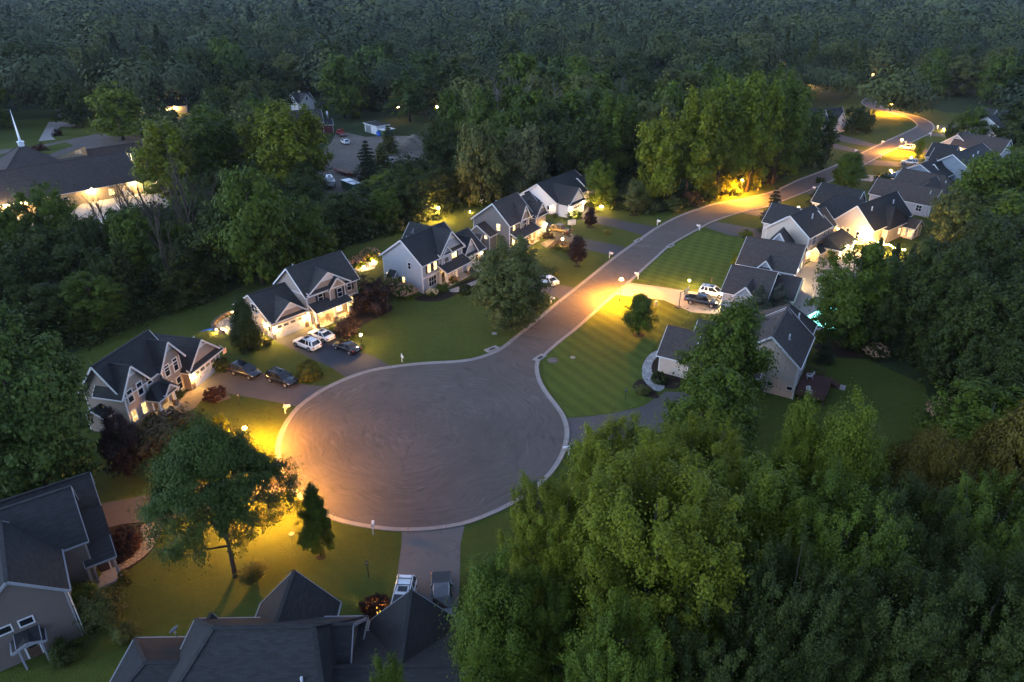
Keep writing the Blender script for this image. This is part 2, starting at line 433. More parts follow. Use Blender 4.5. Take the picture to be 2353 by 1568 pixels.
# concrete kerb: back, top, sloped face, gutter
m = MB(); prof = [(0, 0), (0, .10), (.15, .105), (.26, .03), (.60, .022), (.62, .0)]
rows = [inset(edge, d) for d, _ in prof]
for i in range(len(edge)-1):
    for k in range(len(prof)-1):
        a, b, c, d = rows[k][i], rows[k][i+1], rows[k+1][i+1], rows[k+1][i]
        m.face([(a.x, a.y, prof[k][1]), (b.x, b.y, prof[k][1]), (c.x, c.y, prof[k+1][1]), (d.x, d.y, prof[k+1][1])])
for i in range(2, len(edge)-2, 3):     # joints between the cast sections
    for k in range(1, len(prof)-2):
        a, d = rows[k][i], rows[k+1][i]; tdir = (edge[i+1]-edge[i]).normalized()*.035
        m.face([(a.x, a.y, prof[k][1]+.004), (a.x+tdir.x, a.y+tdir.y, prof[k][1]+.004), (d.x+tdir.x, d.y+tdir.y, prof[k+1][1]+.004), (d.x, d.y, prof[k+1][1]+.004)], 1)
tag(m.build('kerb', [M['kerb'], M['drive_dark']]), 'pale concrete kerb and gutter edging the street', kind='structure')

def striped(name, pts, mat, z=.004, label=None):
    return sheet(name, pts, z, mat, label)
striped('lawn', [(1246,822),(1300,778),(1380,708),(1420,678),(1500,690),(1565,710),(1592,722),(1570,745),(1525,765),(1500,800),(1480,830),(1490,880),(1480,930),(1400,950),(1306,958),(1290,935),(1268,905),(1252,870)], M['lawn_striped'], .004, 'striped lawn between the turning circle and the tan house with a deck')
striped('lawn', [(1450,650),(1480,622),(1535,574),(1556,560),(1610,530),(1676,544),(1712,548),(1706,580),(1690,620),(1668,660),(1612,671),(1577,668),(1509,657)], M['lawn_crossed'], .004, 'criss cross mown lawn in front of the long brown roofed garages')
def drive(pts, mat, label, step=None): return sheet('driveway', pts, .008, M[mat], label, step)
drive([(505,851),(560,846),(640,868),(696,883.5),(749,889),(715,911),(682,935),(633,924),(588,916),(532,906),(490,900),(446,893)], 'drive', 'asphalt driveway holding the two dark cars')
drive([(797,868),(763,846),(713,823),(665,800),(630,783),(700,751),(735,755),(790,783),(826,808),(863,821),(899,842)], 'drive_dark', 'dark asphalt driveway holding two white cars and a black car')
drive([(1320,662),(1276,652),(1200,640),(1108,603),(1072,622),(1180,655),(1264,677),(1287,688)], 'drive', 'driveway behind the large pale green tree with a white saloon on it')
drive([(1440,569),(1380,556),(1334,547),(1310,535),(1258,508),(1237,516),(1236,532),(1264,548),(1306,562),(1349,573),(1412,589)], 'drive_dark', 'dark driveway under the bronze pickup truck')
drive([(1511,522),(1451,512),(1389,498),(1374,497),(1345,470),(1320,490),(1329,504),(1371,514),(1426,527),(1480,541)], 'drive_dark', 'dark driveway leading to the floodlit white house')
drive([(1447,650),(1509,658),(1576,669),(1611,672),(1668,673),(1690,690),(1680,712),(1641,722),(1589,718),(1564,707),(1526,690.5),(1501,687),(1415,678)], 'concrete', 'pale driveway under the black pickup and the white car beside it')
drive([(1303,961),(1349,958),(1401,951),(1451,941),(1479,933),(1530,900),(1640,905),(1640,960),(1560,985),(1480,1000),(1416,1008),(1361,1017),(1308,1024)], 'drive', 'asphalt driveway leaving the right side of the turning circle')
drive([(923,1222),(923,1250),(911,1338),(903,1395),(905,1470),(1046,1470),(1050,1425),(1056,1350),(1058,1250),(1068,1208)], 'drive_pale', 'asphalt driveway running down to the garage at the bottom')
drive([(220,1160),(350,1136),(560,1095),(645,1092),(668,1125),(600,1150),(500,1170),(365,1200),(330,1207),(255,1228),(225,1225)], 'drive', 'shaded driveway under the wide honey locust tree')
drive([(1646,510),(1709,521),(1765,531),(1830,545),(1830,560),(1764,547),(1714,545),(1676,541),(1618,522)], 'drive', 'driveway with a white mailbox at its mouth by the crossed lawn')
drive([(1702,489),(1740,497),(1790,505),(1800,492),(1741,482),(1735,479)], 'drive', 'short driveway beside the leaning pine tree')
drive([(1871,436),(1960,448),(1960,455),(1850,445)], 'drive', 'shaded driveway behind the small dark spruce')
drive([(1958,400),(2005,403),(2080,410),(2080,420),(2005,418),(1940,409)], 'concrete', 'pale driveway in front of the black pickup with white bed cover')
drive([(2011,368),(2080,374),(2110,378),(2110,388),(2076,384),(1990,379)], 'drive', 'driveway with a silver car nosing past the roof')
drive([(2075,336),(2147,346),(2180,350),(2180,357),(2140,352),(2058,345)], 'drive', 'driveway of the white car beside the young street tree')
drive([(2139,306),(2180,309),(2210,312),(2210,318),(2170,315),(2128,312)], 'drive', 'narrow driveway right of the bend with a white mailbox')
drive([(2149,290),(2180,289),(2220,290),(2220,295),(2180,295),(2149,296)], 'drive', 'last driveway on the outside of the bend')
drive([(1890,298),(1915,305),(2016,333),(2005,340),(1905,319),(1885,310)], 'drive', 'driveway curving to the far house with white gables')
drive([(1900,326),(1986,347),(1977,353),(1900,338)], 'drive', 'lower of the two driveways left of the far bend')
# church forecourt, church road, yard
sheet('parking_lot', [(-80,640),(-60,500),(0,480),(150,500),(185,470),(330,440),(390,395),(420,440),(470,470),(430,500),(330,520),(280,560),(205,570),(100,600)], .004, M['concrete'], 'lamp lit church car park with painted bays')
sheet('lawn', [(-200,300),(80,250),(230,262),(330,330),(300,350),(180,365),(60,345),(-200,420)], .002, M['lawn'], 'grass in front of the church beside the road')
sheet('church_road', [(-200,362),(70,338),(225,308),(290,312),(330,318),(330,335),(250,340),(200,345),(150,327),(75,344),(-200,385)], .008, M['asphalt'], 'road passing behind the church with the steeple')
sheet('driveway', [(88,325),(112,281),(140,280),(185,287),(185,291),(138,292),(118,314),(128,321)], .012, M['concrete'], 'pale driveway off the road behind the steeple')
sheet('yard', [(715,450),(725,400),(720,360),(760,330),(775,300),(840,315),(900,312),(985,315),(1010,345),(985,370),(900,372),(850,385),(830,420),(815,455),(760,470)], .004, M['dirt'], 'bare dirt yard with parked trucks and trailers among the trees')
# beds, walks
def bed(pts, mat, label, z=.012): return sheet('planting_bed', pts, z, M[mat], label, .5)
bed([(447,893),(470,893),(505,905),(528,908),(532,914),(490,927),(467,918),(445,940),(400,955),(365,955),(375,930)], 'gravel', 'pebble bed and curving walk in front of the pink grey house')
bed([(240,1225),(270,1207),(330,1200),(365,1199),(372,1218),(350,1265),(310,1300),(270,1322),(258,1290)], 'mulch', 'mulched bed of dark red bushes beside the dark corner house')
sheet('walkway', [(326,1207),(366,1200),(371,1222),(352,1258),(316,1290),(275,1312),(268,1300),(300,1278),(322,1245)], .018, M['paver'], 'curved paver walk round the dark red bushes', .6)
bed([(790,705),(830,690),(900,705),(890,720),(840,745),(815,765),(800,775),(770,765),(775,740)], 'mulch', 'mulched bed around the purple Japanese maple')
bed([(955,690),(1010,692),(1060,672),(1105,650),(1100,635),(1060,650),(1020,672),(972,678)], 'mulch', 'mulched bed along the blue grey gabled house')
sheet('walkway', [(1030,668),(1050,660),(1085,648),(1115,634),(1122,640),(1090,655),(1050,672)], .018, M['concrete'], 'concrete walk to the porch of the blue grey house', .6)
bed([(1260,560),(1280,553),(1310,558),(1318,566),(1290,574),(1262,570)], 'mulch', 'small bed round the lit post lamp at the bronze pickup driveway')
sheet('walkway', [(1255,570),(1275,553),(1262,550),(1240,560)], .018, M['paver'], 'paver walk beside the lit porch')
sheet('walkway', [(1520,805),(1498,811),(1480,832),(1475,860),(1484,880),(1510,900),(1528,888),(1505,868),(1497,842),(1510,820),(1532,812)], .016, M['cobble'], 'winding pale cobble walk beside the tan house', .6)
bed([(1497,840),(1512,820),(1535,812),(1560,850),(1560,890),(1520,890),(1503,866)], 'mulch', 'dark planting bed inside the cobble walk')
bed([(1458,880),(1475,872),(1500,895),(1515,915),(1480,910),(1456,895)], 'mulch', 'bed at the corner of the cobble walk')
bed([(1990,775),(1880,790),(1880,805),(1950,822),(2010,815)], 'mulch', 'mulched edge under the shrubs behind the deck')
for px, py, w, lb in ((1467,770,14,'ring of mulch under the small round lawn tree'),(738,1280,11,'ring of mulch under the small pear tree'),(1326,612,9,'ring of mulch under the purple maple by the street'),(1356,522,10,'ring of mulch under the purple maple by the white house'),(1456,495,10,'ring of mulch under the rounded lawn tree'),(1370,488,8,'mulch by the spotlit tree')):
    b = at(px, py); r = w*depth_of(b)/FOC
    m = MB(); m.face([(b[0]+r*math.cos(k*.524)*(1+.1*math.sin(k*3)), b[1]+r*math.sin(k*.524), .016) for k in range(12)])
    tag(m.build('mulch_ring', M['mulch']), lb, kind='structure')
sheet('patio', [(1790,720),(1800,640),(1930,560),(2020,590),(2060,640),(1960,740),(1880,760)], .014, M['concrete'], 'pale patio around the lit swimming pool')
sheet('patio', [(492,752),(505,738),(530,725),(556,718),(560,745),(540,765),(512,768)], .014, M['cobble'], 'small raised stone patio behind the columnar tree')
sheet('patio', [(800,612),(850,590),(868,602),(860,618),(825,626)], .014, M['cobble'], 'stone patio behind the flowering bushes')
# parking bay lines, drain inlets, covers
m = MB()
for k in range(9):
    a = at(205+k*9, 505-k*5); b = at(222+k*9, 528-k*5)
    m.beam((a[0], a[1], .010), (b[0], b[1], .010), .14, .006)
tag(m.build('bay_markings', M['white']), 'white painted bay lines on the church car park', kind='structure')
for px, py, lb in ((1130,803,'concrete storm drain inlet at the left neck of the turning circle'),(1240,823,'concrete storm drain inlet at the right neck of the turning circle'),(1466,553,'concrete storm drain inlet on the left kerb by the driveways'),(1540,566,'concrete storm drain inlet on the right kerb by the crossed lawn')):
    b = at(px, py); r = empty('storm_drain', b, R(40 if px < 1200 else 52), lb, 'drain')
    m = MB(); m.box(-1.1,1.1,-.55,.5,0,.14); m.build('slab', M['concrete'], r)
    m = MB(); m.box(-.5,.5,-.35,.1,.14,.16)
    for k in range(6): m.box(-.45+k*.16,-.40+k*.16,-.33,.08,.16,.175)
    m.build('grate', M['iron'], r)
for px, py, s, lb in ((1136,767,.45,'small pale utility cover in the left lawn near the kerb'),(1316,822,.4,'small utility cover in the striped lawn'),(670,1228,.3,'round pale cover in the lawn under the honey locust')):
    b = at(px, py); m = MB(); m.prism([(s*math.cos(k*.785+.39), s*math.sin(k*.785+.39)) for k in range(8)], 0, .06)
    tag(m.build('utility_cover', M['concrete'], loc=(*b, 0)), lb, 'utility cover')
b = at(1271,829); m = MB(); m.ball((0,0,0), .9, 10, sz=.25)
tag(m.build('dirt_mound', M['dirt'], loc=(*b, 0)), 'low bare dirt patch in the striped lawn beside the drain', 'dirt mound')
# ---------------------------------------------------------------- house parts
class House:
    def __init__(s, name, origin, ang, label, wall, roof, cat='house', trim='white'):
        s.root = empty(name, origin, R(ang), label, cat)
        s.W, s.Rf, s.T, s.G = MB(), MB(), MB(), MB()
        s.mats = (wall, roof, trim); s.o = origin; s.a = R(ang)
    def done(s):
        w, r, t = s.mats
        if s.W.f: s.W.build('wall', M[w], s.root)
        if s.Rf.f: s.Rf.build('roof', M[r], s.root, uv=True)
        if s.T.f: s.T.build('roof_trim', M[t], s.root)
        return s.root
    # gabled or hipped wing: ridge along u or v; a = along the ridge, b = across
    def wing(s, a0, a1, b0, b1, ze, zr, ax='u', br=None, oh=.4, hip0=0, hip1=0, z0=0, walls=True, trim=True, th=.14, corners=True):
        P = (lambda a, b, z: (a, b, z)) if ax == 'u' else (lambda a, b, z: (b, a, z))
        br = (b0+b1)/2 if br is None else br
        s0 = (zr-ze)/(br-b0); s1 = (zr-ze)/(b1-br)
        if walls:
            W = s.W
            W.face([P(a0,b0,z0),P(a1,b0,z0),P(a1,b0,ze),P(a0,b0,ze)]); W.face([P(a0,b1,z0),P(a1,b1,z0),P(a1,b1,ze),P(a0,b1,ze)])
            for a, h in ((a0, hip0), (a1, hip1)):
                W.face([P(a,b0,z0),P(a,b1,z0),P(a,b1,ze)]+([] if h else [P(a,br,zr)])+[P(a,b0,ze)])
            if corners:
                for a, sa in ((a0, -1), (a1, 1)):
                    for b, sb in ((b0, -1), (b1, 1)):
                        p = [P(a-.02*sa*5, b-.1*sb, 0), P(a+.025*sa, b+.025*sb, 0)]
                        x = sorted((p[0][0], p[1][0])); y = sorted((p[0][1], p[1][1]))
                        s.T.box(x[0], x[1], y[0], y[1], z0, ze-.05)
        z_0, z_1 = ze-oh*s0, ze-oh*s1
        B0, B1 = b0-oh, b1+oh
        A0, A1 = a0-oh, a1+oh
        def roof(dz, rev):
            e00, e10, e01, e11 = P(A0,B0,z_0+dz), P(A1,B0,z_0+dz), P(A0,B1,z_1+dz), P(A1,B1,z_1+dz)
            r0, r1 = P(A0+hip0,br,zr+dz), P(A1-hip1,br,zr+dz)
            fs = [[e00,e10,r1,r0],[e11,e01,r0,r1]]
            if hip0: fs.append([e01,e00,r0])
            if hip1: fs.append([e10,e11,r1])
            for f in fs: s.Rf.face(f[::-1] if rev else f)
            return e00, e10, e11, e01, r0, r1
        top = roof(th, False); bot = roof(0, True)
        loop = [0, 1] + ([] if hip1 else [5]) + [2, 3] + ([] if hip0 else [4])
        for i in range(len(loop)):
            j = loop[(i+1) % len(loop)]; i = loop[i]
            s.Rf.face([bot[i], bot[j], top[j], top[i]])
        # ridge and hip caps
        mid = lambda p, dz=.03: (p[0], p[1], p[2]+dz)
        s.Rf.beam(mid(top[4]), mid(top[5]), .3, .07)
        if hip0: s.Rf.beam(mid(top[3]), mid(top[4]), .3, .06); s.Rf.beam(mid(top[0]), mid(top[4]), .3, .06)
        if hip1: s.Rf.beam(mid(top[1]), mid(top[5]), .3, .06); s.Rf.beam(mid(top[2]), mid(top[5]), .3, .06)
        if trim:
            T = s.T; dn = lambda p, o=0, c=0: (p[0]+o, p[1]+c, p[2]+th*.35)
            for h, A, sg, i, j, r in ((hip0, A0, -1, 0, 3, 4), (hip1, A1, 1, 1, 2, 5)):
                if h:
                    o, c = (sg*.05, 0) if ax == 'u' else (0, sg*.05)
                    T.beam(dn(bot[i], o, c), dn(bot[j], o, c), .1, .16); continue
                o, c = (sg*.03, 0) if ax == 'u' else (0, sg*.03)
                T.beam(dn(bot[i], o, c), dn(bot[r], o, c), .06, .24); T.beam(dn(bot[j], o, c), dn(bot[r], o, c), .06, .24)
            for i, j, sg in ((0, 1, -1), (3, 2, 1)):
                o, c = (0, sg*.06) if ax == 'u' else (sg*.06, 0)
                T.beam(dn(bot[i], o, c), dn(bot[j], o, c), .11, .14)
    # decorative gable set on a facade: triangle wall + short ridge running back into the roof behind
    def front_gable(s, u0, u1, v, ze, zr, back, oh=.35, panel=True):
        s.wing(v, back, u0, u1, ze, zr, 'v', walls=False, oh=oh)
        um = (u0+u1)/2
        s.W.face([(u0,v,ze-.05),(u1,v,ze-.05),(um,v,zr)])
        if panel:
            k = .58; y = v-.06
            s.panel([(um-(um-u0)*(1-k),y,ze+(zr-ze)*k),(um+(u1-um)*(1-k),y,ze+(zr-ze)*k),(um,y,zr-.05)])
            s.T.box(um-(um-u0)*(1-k), um+(u1-um)*(1-k), v-.10, v-.02, ze+(zr-ze)*k-.18, ze+(zr-ze)*k)
    def panel(s, pts):
        m = MB(); m.face(pts); m.build('gable_panel', M['gable_panel'], s.root)
    # lean-to roof: high edge at v1, low edge at v0
    def lean(s, u0, u1, v0, v1, z0, z1, th=.13, trim=True, ax='v'):
        P = (lambda u, v, z: (u, v, z)) if ax == 'v' else (lambda u, v, z: (v, u, z))
        a = [P(u0,v0,z0),P(u1,v0,z0),P(u1,v1,z1),P(u0,v1,z1)]
        up = [(p[0], p[1], p[2]+th) for p in a]
        s.Rf.face(up); s.Rf.face(a[::-1])
        for i in range(4): s.Rf.face([a[i], a[(i+1) % 4], up[(i+1) % 4], up[i]])
        if trim:
            d = -.06 if v1 > v0 else .06
            q = P(0, d, 0)
            s.T.beam((a[0][0]+q[0],a[0][1]+q[1],z0+.05), (a[1][0]+q[0],a[1][1]+q[1],z0+.05), .1, .15)
            e = P(-.03, 0, 0); f = P(.03, 0, 0)
            s.T.beam((a[0][0]+e[0],a[0][1]+e[1],z0+.05), (a[3][0]+e[0],a[3][1]+e[1],z1+.05), .06, .2)
            s.T.beam((a[1][0]+f[0],a[1][1]+f[1],z0+.05), (a[2][0]+f[0],a[2][1]+f[1],z1+.05), .06, .2)
    def block(s, u0, u1, v0, v1, z0, z1): s.W.box(u0, u1, v0, v1, z0, z1)
    def Q(s, side, p):
        sg = -1 if side in 'FL' else 1
        if side in 'FB': return lambda x, d, z: (x, p+sg*d, z)
        return lambda x, d, z: (p+sg*d, x, z)
    def slab(s, mb, Q, x0, x1, d0, d1, z0, z1, m=0):
        a, b = Q(x0, d0, z0), Q(x1, d1, z1)
        mb.box(min(a[0],b[0]), max(a[0],b[0]), min(a[1],b[1]), max(a[1],b[1]), z0, z1, m)
    def window(s, side, p, c, z, w, h, lit=None, cols=2, rows=2, shut=False, fw=.11, fr='white'):
        Q = s.Q(side, p); f = MB(); x0, x1, z0, z1 = c-w/2, c+w/2, z-h/2, z+h/2
        B = lambda *a: s.slab(f, Q, *a)
        B(x0-fw, x0, .003, .07, z0-fw, z1+fw); B(x1, x1+fw, .003, .07, z0-fw, z1+fw)
        B(x0, x1, .003, .07, z1, z1+fw); B(x0, x1, .003, .08, z0-fw, z0)
        for i in range(1, cols): B(x0+w*i/cols-.025, x0+w*i/cols+.025, .02, .05, z0, z1)
        for i in range(1, rows): B(x0, x1, .02, .055, z0+h*i/rows-.03, z0+h*i/rows+.03)
        o = f.build('window', M[fr], s.root)
        g = MB(); g.face([Q(x0,.015,z0), Q(x1,.015,z0), Q(x1,.015,z1), Q(x0,.015,z1)])
        g.build('pane', M[lit or 'glass'], o)
        if shut:
            for a, b in ((x0-fw-.42, x0-fw-.02), (x1+fw+.02, x1+fw+.42)):
                k = MB(); s.slab(k, Q, a, b, .003, .045, z0-.05, z1+.05)
                for i in range(7): s.slab(k, Q, a+.05, b-.05, .045, .06, z0+h*i/7+.03, z0+h*(i+1)/7-.03)
                k.build('shutter', M['shutter'], s.root)
        return o
    def door(s, side, p, c, w=1.0, h=2.1, z=.15, mat='door', glass=False):
        Q = s.Q(side, p); f = MB()
        s.slab(f, Q, c-w/2, c+w/2, .004, .05, z, z+h)
        for k in (-.22, .22): s.slab(f, Q, c+k*w-.16*w, c+k*w+.16*w, .05, .065, z+.15, z+h*.42); 
        o = f.build('door', M[mat], s.root)
        t = MB()
        for a, b in ((c-w/2-.13, c-w/2), (c+w/2, c+w/2+.13)): s.slab(t, Q, a, b, .004, .07, z, z+h+.12)
        s.slab(t, Q, c-w/2, c+w/2, .004, .07, z+h, z+h+.12); t.build('door_frame', M['white'], o)
        g = MB(); g.face([Q(c-w*.3,.07,z+h*.52), Q(c+w*.3,.07,z+h*.52), Q(c+w*.3,.07,z+h*.92), Q(c-w*.3,.07,z+h*.92)])
        g.build('pane', M['lit_soft' if glass else 'glass'], o)
        k = MB(); q = Q(c+w*.4, .09, z+1.0); k.ball(q, .045, 6); k.build('handle', M['galv'], o)
        return o
    def garage(s, side, p, c, w=4.88, h=2.15, lit=None, wins=4):
        Q = s.Q(side, p); f = MB()
        s.slab(f, Q, c-w/2, c+w/2, .004, .05, 0.02, h)
        for i in range(1, 4): s.slab(f, Q, c-w/2+.02, c+w/2-.02, .05, .062, h*i/4-.22*0-.48, h*i/4-.03)
        for x in (c-w*.28, c+w*.28): s.slab(f, Q, x-.03, x+.03, .062, .09, .85, 1.2, 1)
        for x in (c-w/2+.04, c+w/2-.5, c-.5, c+.04): s.slab(f, Q, x, x+.45, .062, .075, h*.5, h*.5+.05, 1)
        o = f.build('garage_door', [M['white'], M['iron']], s.root)
        n = wins; ww = w/n
        for i in range(n):
            g = MB()
            for a in range(4):
                for b in range(2):
                    x = c-w/2+ww*(i+.14)+a*ww*.18; z = h*.75+.06+b*.22
                    g.face([Q(x,.066,z), Q(x+ww*.155,.066,z), Q(x+ww*.155,.066,z+.18), Q(x,.066,z+.18)])
            g.build('pane', M[lit or 'glass'], o)
        t = MB(); s.slab(t, Q, c-w/2-.16, c-w/2, .004, .08, 0, h+.14); s.slab(t, Q, c+w/2, c+w/2+.16, .004, .08, 0, h+.14); s.slab(t, Q, c-w/2, c+w/2, .004, .08, h, h+.14)
        t.build('door_frame', M['white'], o)
        return o
    def lamp(s, side, p, c, z=2.0, r=.11, glowm='warm', d=.22):
        Q = s.Q(side, p); f = MB(); q = Q(c, d, z)
        s.slab(f, Q, c-.05, c+.05, .004, d, z+r+.05, z+r+.10); f.cyl((q[0], q[1], z+r+.02), r*1.5, .14, 8, r2=.03)
        s.slab(f, Q, c-.07, c+.07, .004, .04, z-.12, z+r+.14)
        o = f.build('wall_lamp', M['iron'], s.root)
        b = MB(); b.ball(q, r, 8); b.build('bulb', M[glowm], o)
        return o
    def column(s, u, v, z0=.2, z1=2.7, wb=.32, wt=.22, base=.75):
        f = MB(); a, b = wb/2+.12, wb/2
        f.box(u-a, u+a, v-a, v+a, z0, z0+base); o = f.build('column_base', M['ledge'], s.root)
        c = MB(); z = z0+base
        c.hexa([(u-b,v-b,z),(u+b,v-b,z),(u+b,v+b,z),(u-b,v+b,z),(u-wt/2,v-wt/2,z1),(u+wt/2,v-wt/2,z1),(u+wt/2,v+wt/2,z1),(u-wt/2,v+wt/2,z1)])
        c.box(u-wt/2-.05, u+wt/2+.05, v-wt/2-.05, v+wt/2+.05, z1-.12, z1)
        c.build('column', M['white'], s.root)
    def floor(s, u0, u1, v0, v1, z=.2, mat='concrete'):
        f = MB(); f.box(u0, u1, v0, v1, .0, z); f.build('porch_floor', M[mat], s.root)
    def vent(s, u, v, z, h=.55, r=.09):
        f = MB(); f.cyl((u, v, z-.3), r, h+.3, 8); f.cyl((u, v, z-.02), r*1.8, .08, 8); f.build('vent_pipe', M['pipe'], s.root)
    def stone_base(s, side, p, c0, c1, h=.8):
        f = MB(); s.slab(f, s.Q(side, p), c0, c1, .005, .07, 0, h); f.build('stone_base', M['ledge'], s.root)
    def spout(s, u, v, z1, dx=.0, dy=-.12):
        f = MB(); f.tube([(u+dx*.4, v+dy*.4, z1), (u+dx, v+dy, z1-.35), (u+dx, v+dy, .25), (u+dx*2.2, v+dy*2.2, .08)], .05, 6); f.build('downpipe', M['white'], s.root)
    def dish(s, u, v, z, az=0):
        f = MB(); f.tube([(u, v, z-.3), (u, v, z+.5)], .035, 6); f.tube([(u, v, z+.15), (u+.55*math.cos(az), v+.55*math.sin(az), z+.25)], .025, 5)
        o = f.build('dish_mast', M['galv'], s.root)
        d = MB(); n = Vector((math.cos(az), math.sin(az), .45)).normalized(); a = n.cross(Vector((0,0,1))).normalized(); b = n.cross(a)
        c = Vector((u, v, z+.55)); rings = []
        for r, k in ((.02, 0), (.22, .02), (.38, .08), (.40, .10)): rings.append([c+n*k+(a*math.cos(t*.524)+b*math.sin(t*.524))*r for t in range(12)])
        d.loft(rings); d.build('satellite_dish', M['pipe'], o)

# ---- pink grey house, far left of the turning circle
h = House('house', (-46.99,71.35), 76.8, 'pink grey house with two steep front gables and wide garage gable beside two dark cars', 'taupe', 'roof_dark')
h.wing(.3, 9.6, .45, 5.9, 5.2, 8.75, 'u')
h.wing(-.1, 5.6, .2, 4.3, 5.45, 8.0, 'v', oh=.45) if False else None
h.block(.2, 4.2, .12, 1.5, 0, 5.5); h.front_gable(-.1, 4.2, .12, 5.35, 8.15, 3.4, .45)
h.block(6.9, 10.6, .02, 1.5, 0, 5.5); h.front_gable(6.7, 10.7, .02, 5.4, 8.05, 3.4, .5)
for u in (.24, 4.14, 6.94, 10.52): h.T.box(u-.08, u+.08, -.02 if u > 5 else .08, .06 if u > 5 else .18, 0, 5.3)
h.wing(-1.1, 6.6, 10.35, 17.0, 3.0, 6.0, 'v', oh=.35)
h.panel([(13.0,-1.17,5.1),(14.35,-1.17,5.1),(13.68,-1.17,5.75)])
h.T.box(12.6, 14.75, -1.24, -1.12, 4.95, 5.1)
h.lean(10.0, 17.35, -1.75, -1.12, 2.75, 3.2)
h.garage('F', -1.1, 13.6, 4.88)
h.stone_base('F', -1.1, 10.35, 11.0, .9); h.stone_base('F', -1.1, 16.2, 17.0, .9)
h.lamp('F', -1.1, 10.85, 2.0, .10, 'warm'); 
h.wing(3.4, 7.0, -1.75, .3, 2.65, 3.9, 'u', br=-.5, walls=False, hip0=.9, hip1=.9, oh=.15)
h.front_gable(4.6, 6.6, -1.85, 2.85, 3.75, -.6, .15, False)
h.column(3.75, -1.35); h.column(6.5, -1.35); h.floor(3.3, 7.0, -1.75, .1)
for c, z, w, ht, p in ((1.2,4.45,.8,1.6,.12),(2.95,4.5,.8,1.65,.12),(5.05,4.5,.72,1.1,.45),(7.9,4.3,.8,1.5,.02),(9.6,4.3,.75,1.7,.02),(9.5,1.5,.8,1.75,.02),(7.85,1.75,.6,1.3,.02)):
    h.window('F', p, c, z, w, ht, cols=1, rows=2, fw=.15)
for c in (.98, 2.78): h.window('F', .12, c, 1.75, .8, 1.5, 'lit_soft', 1, 2, fw=.15)
h.door('F', .45, 5.1, .95, 2.1, .2, glass=True); h.window('F', .45, 4.35, 1.3, .3, 1.7, 'lit', 1, 1, fw=.06)
h.lamp('F', .45, 5.95, 2.2, .045, 'warm')
h.wing(-1.0, .35, 2.6, 5.2, 2.5, 3.2, 'u'); h.vent(4.5, 3.6, 8.2); h.dish(16.6, 2.2, 3.8, 1.5)
fl = MB(); fl.tube([(16.95,-1.2,2.3),(17.25,-2.3,3.2)], .02, 5); fo = fl.build('flag_pole', M['galv'], h.root)
fl = MB(); fl.face([(17.08,-1.75,2.72),(17.25,-2.3,3.18),(17.3,-2.2,2.35),(17.12,-1.7,2.0)])
t = NT('flag_cloth'); sp = t.n('ShaderNodeSeparateXYZ'); t.l(t.coord(), sp.inputs[0])
t.pbr(t.mix(t.math('GREATER_THAN', t.math('FRACT', t.math('MULTIPLY', sp.outputs[2], 5.0)), .5), (.42,.04,.05), (.65,.65,.65)), .8)
fl.build('flag', t.mat, fo)
h.done()

# ---- taupe house with lit porch
h = House('house', (-36.52,96.45), 49.1, 'grey brown house with glowing columned porch and lit white garage door', 'taupe', 'roof_grey')
h.wing(5.75, 15.6, -.3, 7.9, 5.5, 9.0, 'u', br=3.7)
h.front_gable(6.2, 13.9, -.34, 5.55, 8.1, 3.4, .35); h.lean(6.0, 10.0, -.9, -.32, 5.35, 5.75)
h.block(9.7, 12.7, -1.0, 0, 2.9, 5.5); h.front_gable(9.7, 12.7, -1.0, 5.45, 6.95, .6, .3, False)
for u in (9.74, 12.66): h.T.box(u-.08, u+.08, -1.04, -.94, 2.9, 5.4)
h.T.box(9.6, 12.8, -1.06, -.96, 5.35, 5.55)
h.wing(-.55, 5.72, 0, 10.6, 2.95, 6.05, 'u', oh=.35); h.front_gable(.2, 5.5, -.03, 3.15, 5.2, 3.6, .3); h.lean(-.85, 5.75, -.45, 0, 2.85, 3.2)
h.garage('F', 0, 2.4, 4.88); h.stone_base('F', 0, -.55, -.1, .9); h.stone_base('F', 0, 4.95, 5.7, .9)
h.lamp('F', 0, -.32, 1.95, .11); h.lamp('F', 0, 5.3, 1.95, .12); h.lamp('L', -.55, 1.9, 1.95, .11)
h.window('L', -.55, 4.5, 4.0, 1.7, 1.3, cols=2, rows=2)
h.door('L', -.55, 1.0, .95, 2.1, .1, 'white')
h.lean(5.9, 13.0, -2.35, -.32, 2.75, 3.75)
for u in (6.1, 9.6, 12.4): h.column(u, -1.9)
h.floor(5.8, 12.8, -2.2, -.3)
c_ = MB(); c_.box(6.0, 12.9, -2.2, -.35, 2.62, 2.66); c_.build('porch_ceiling', M['lit_porch'], h.root)
for c in (8.35, 11.6): h.window('F', -.3 if c < 9 else -1.0, c, 4.35, .85, 1.45, cols=1, rows=2, shut=True, fw=.07)
h.window('F', -.3, 14.0, 4.45, .85, 1.35, cols=1, rows=2, shut=True, fw=.07)
h.window('F', -.3, 14.0, 1.7, .9, 1.5, 'lit', 1, 2); h.stone_base('F', -.3, 12.9, 15.6, .85)
h.T.box(12.9, 15.7, -.42, -.30, 2.75, 2.98)
h.window('F', -.3, 8.5, 1.4, .6, .9, 'lit_soft', 1, 1); h.window('F', -.3, 11.6, 1.5, .95, 1.4, 'lit_bright', 1, 2); h.door('F', -.3, 7.0, .95, 2.05, .22, 'door_blue', True)
for u in (7.9, 10.9): h.lamp('F', -.3, u, 2.15, .10, 'warm', .5)
h.window('L', 5.75, -.02+1.0, 4.4, .01, .01) if False else None
for u in (7.4, 8.6): # porch rocking chairs belong to the porch floor
    pass
h.vent(7.2, 4.6, 8.6); h.spout(5.85, -.35, 5.3, -.0, -.1); h.done()

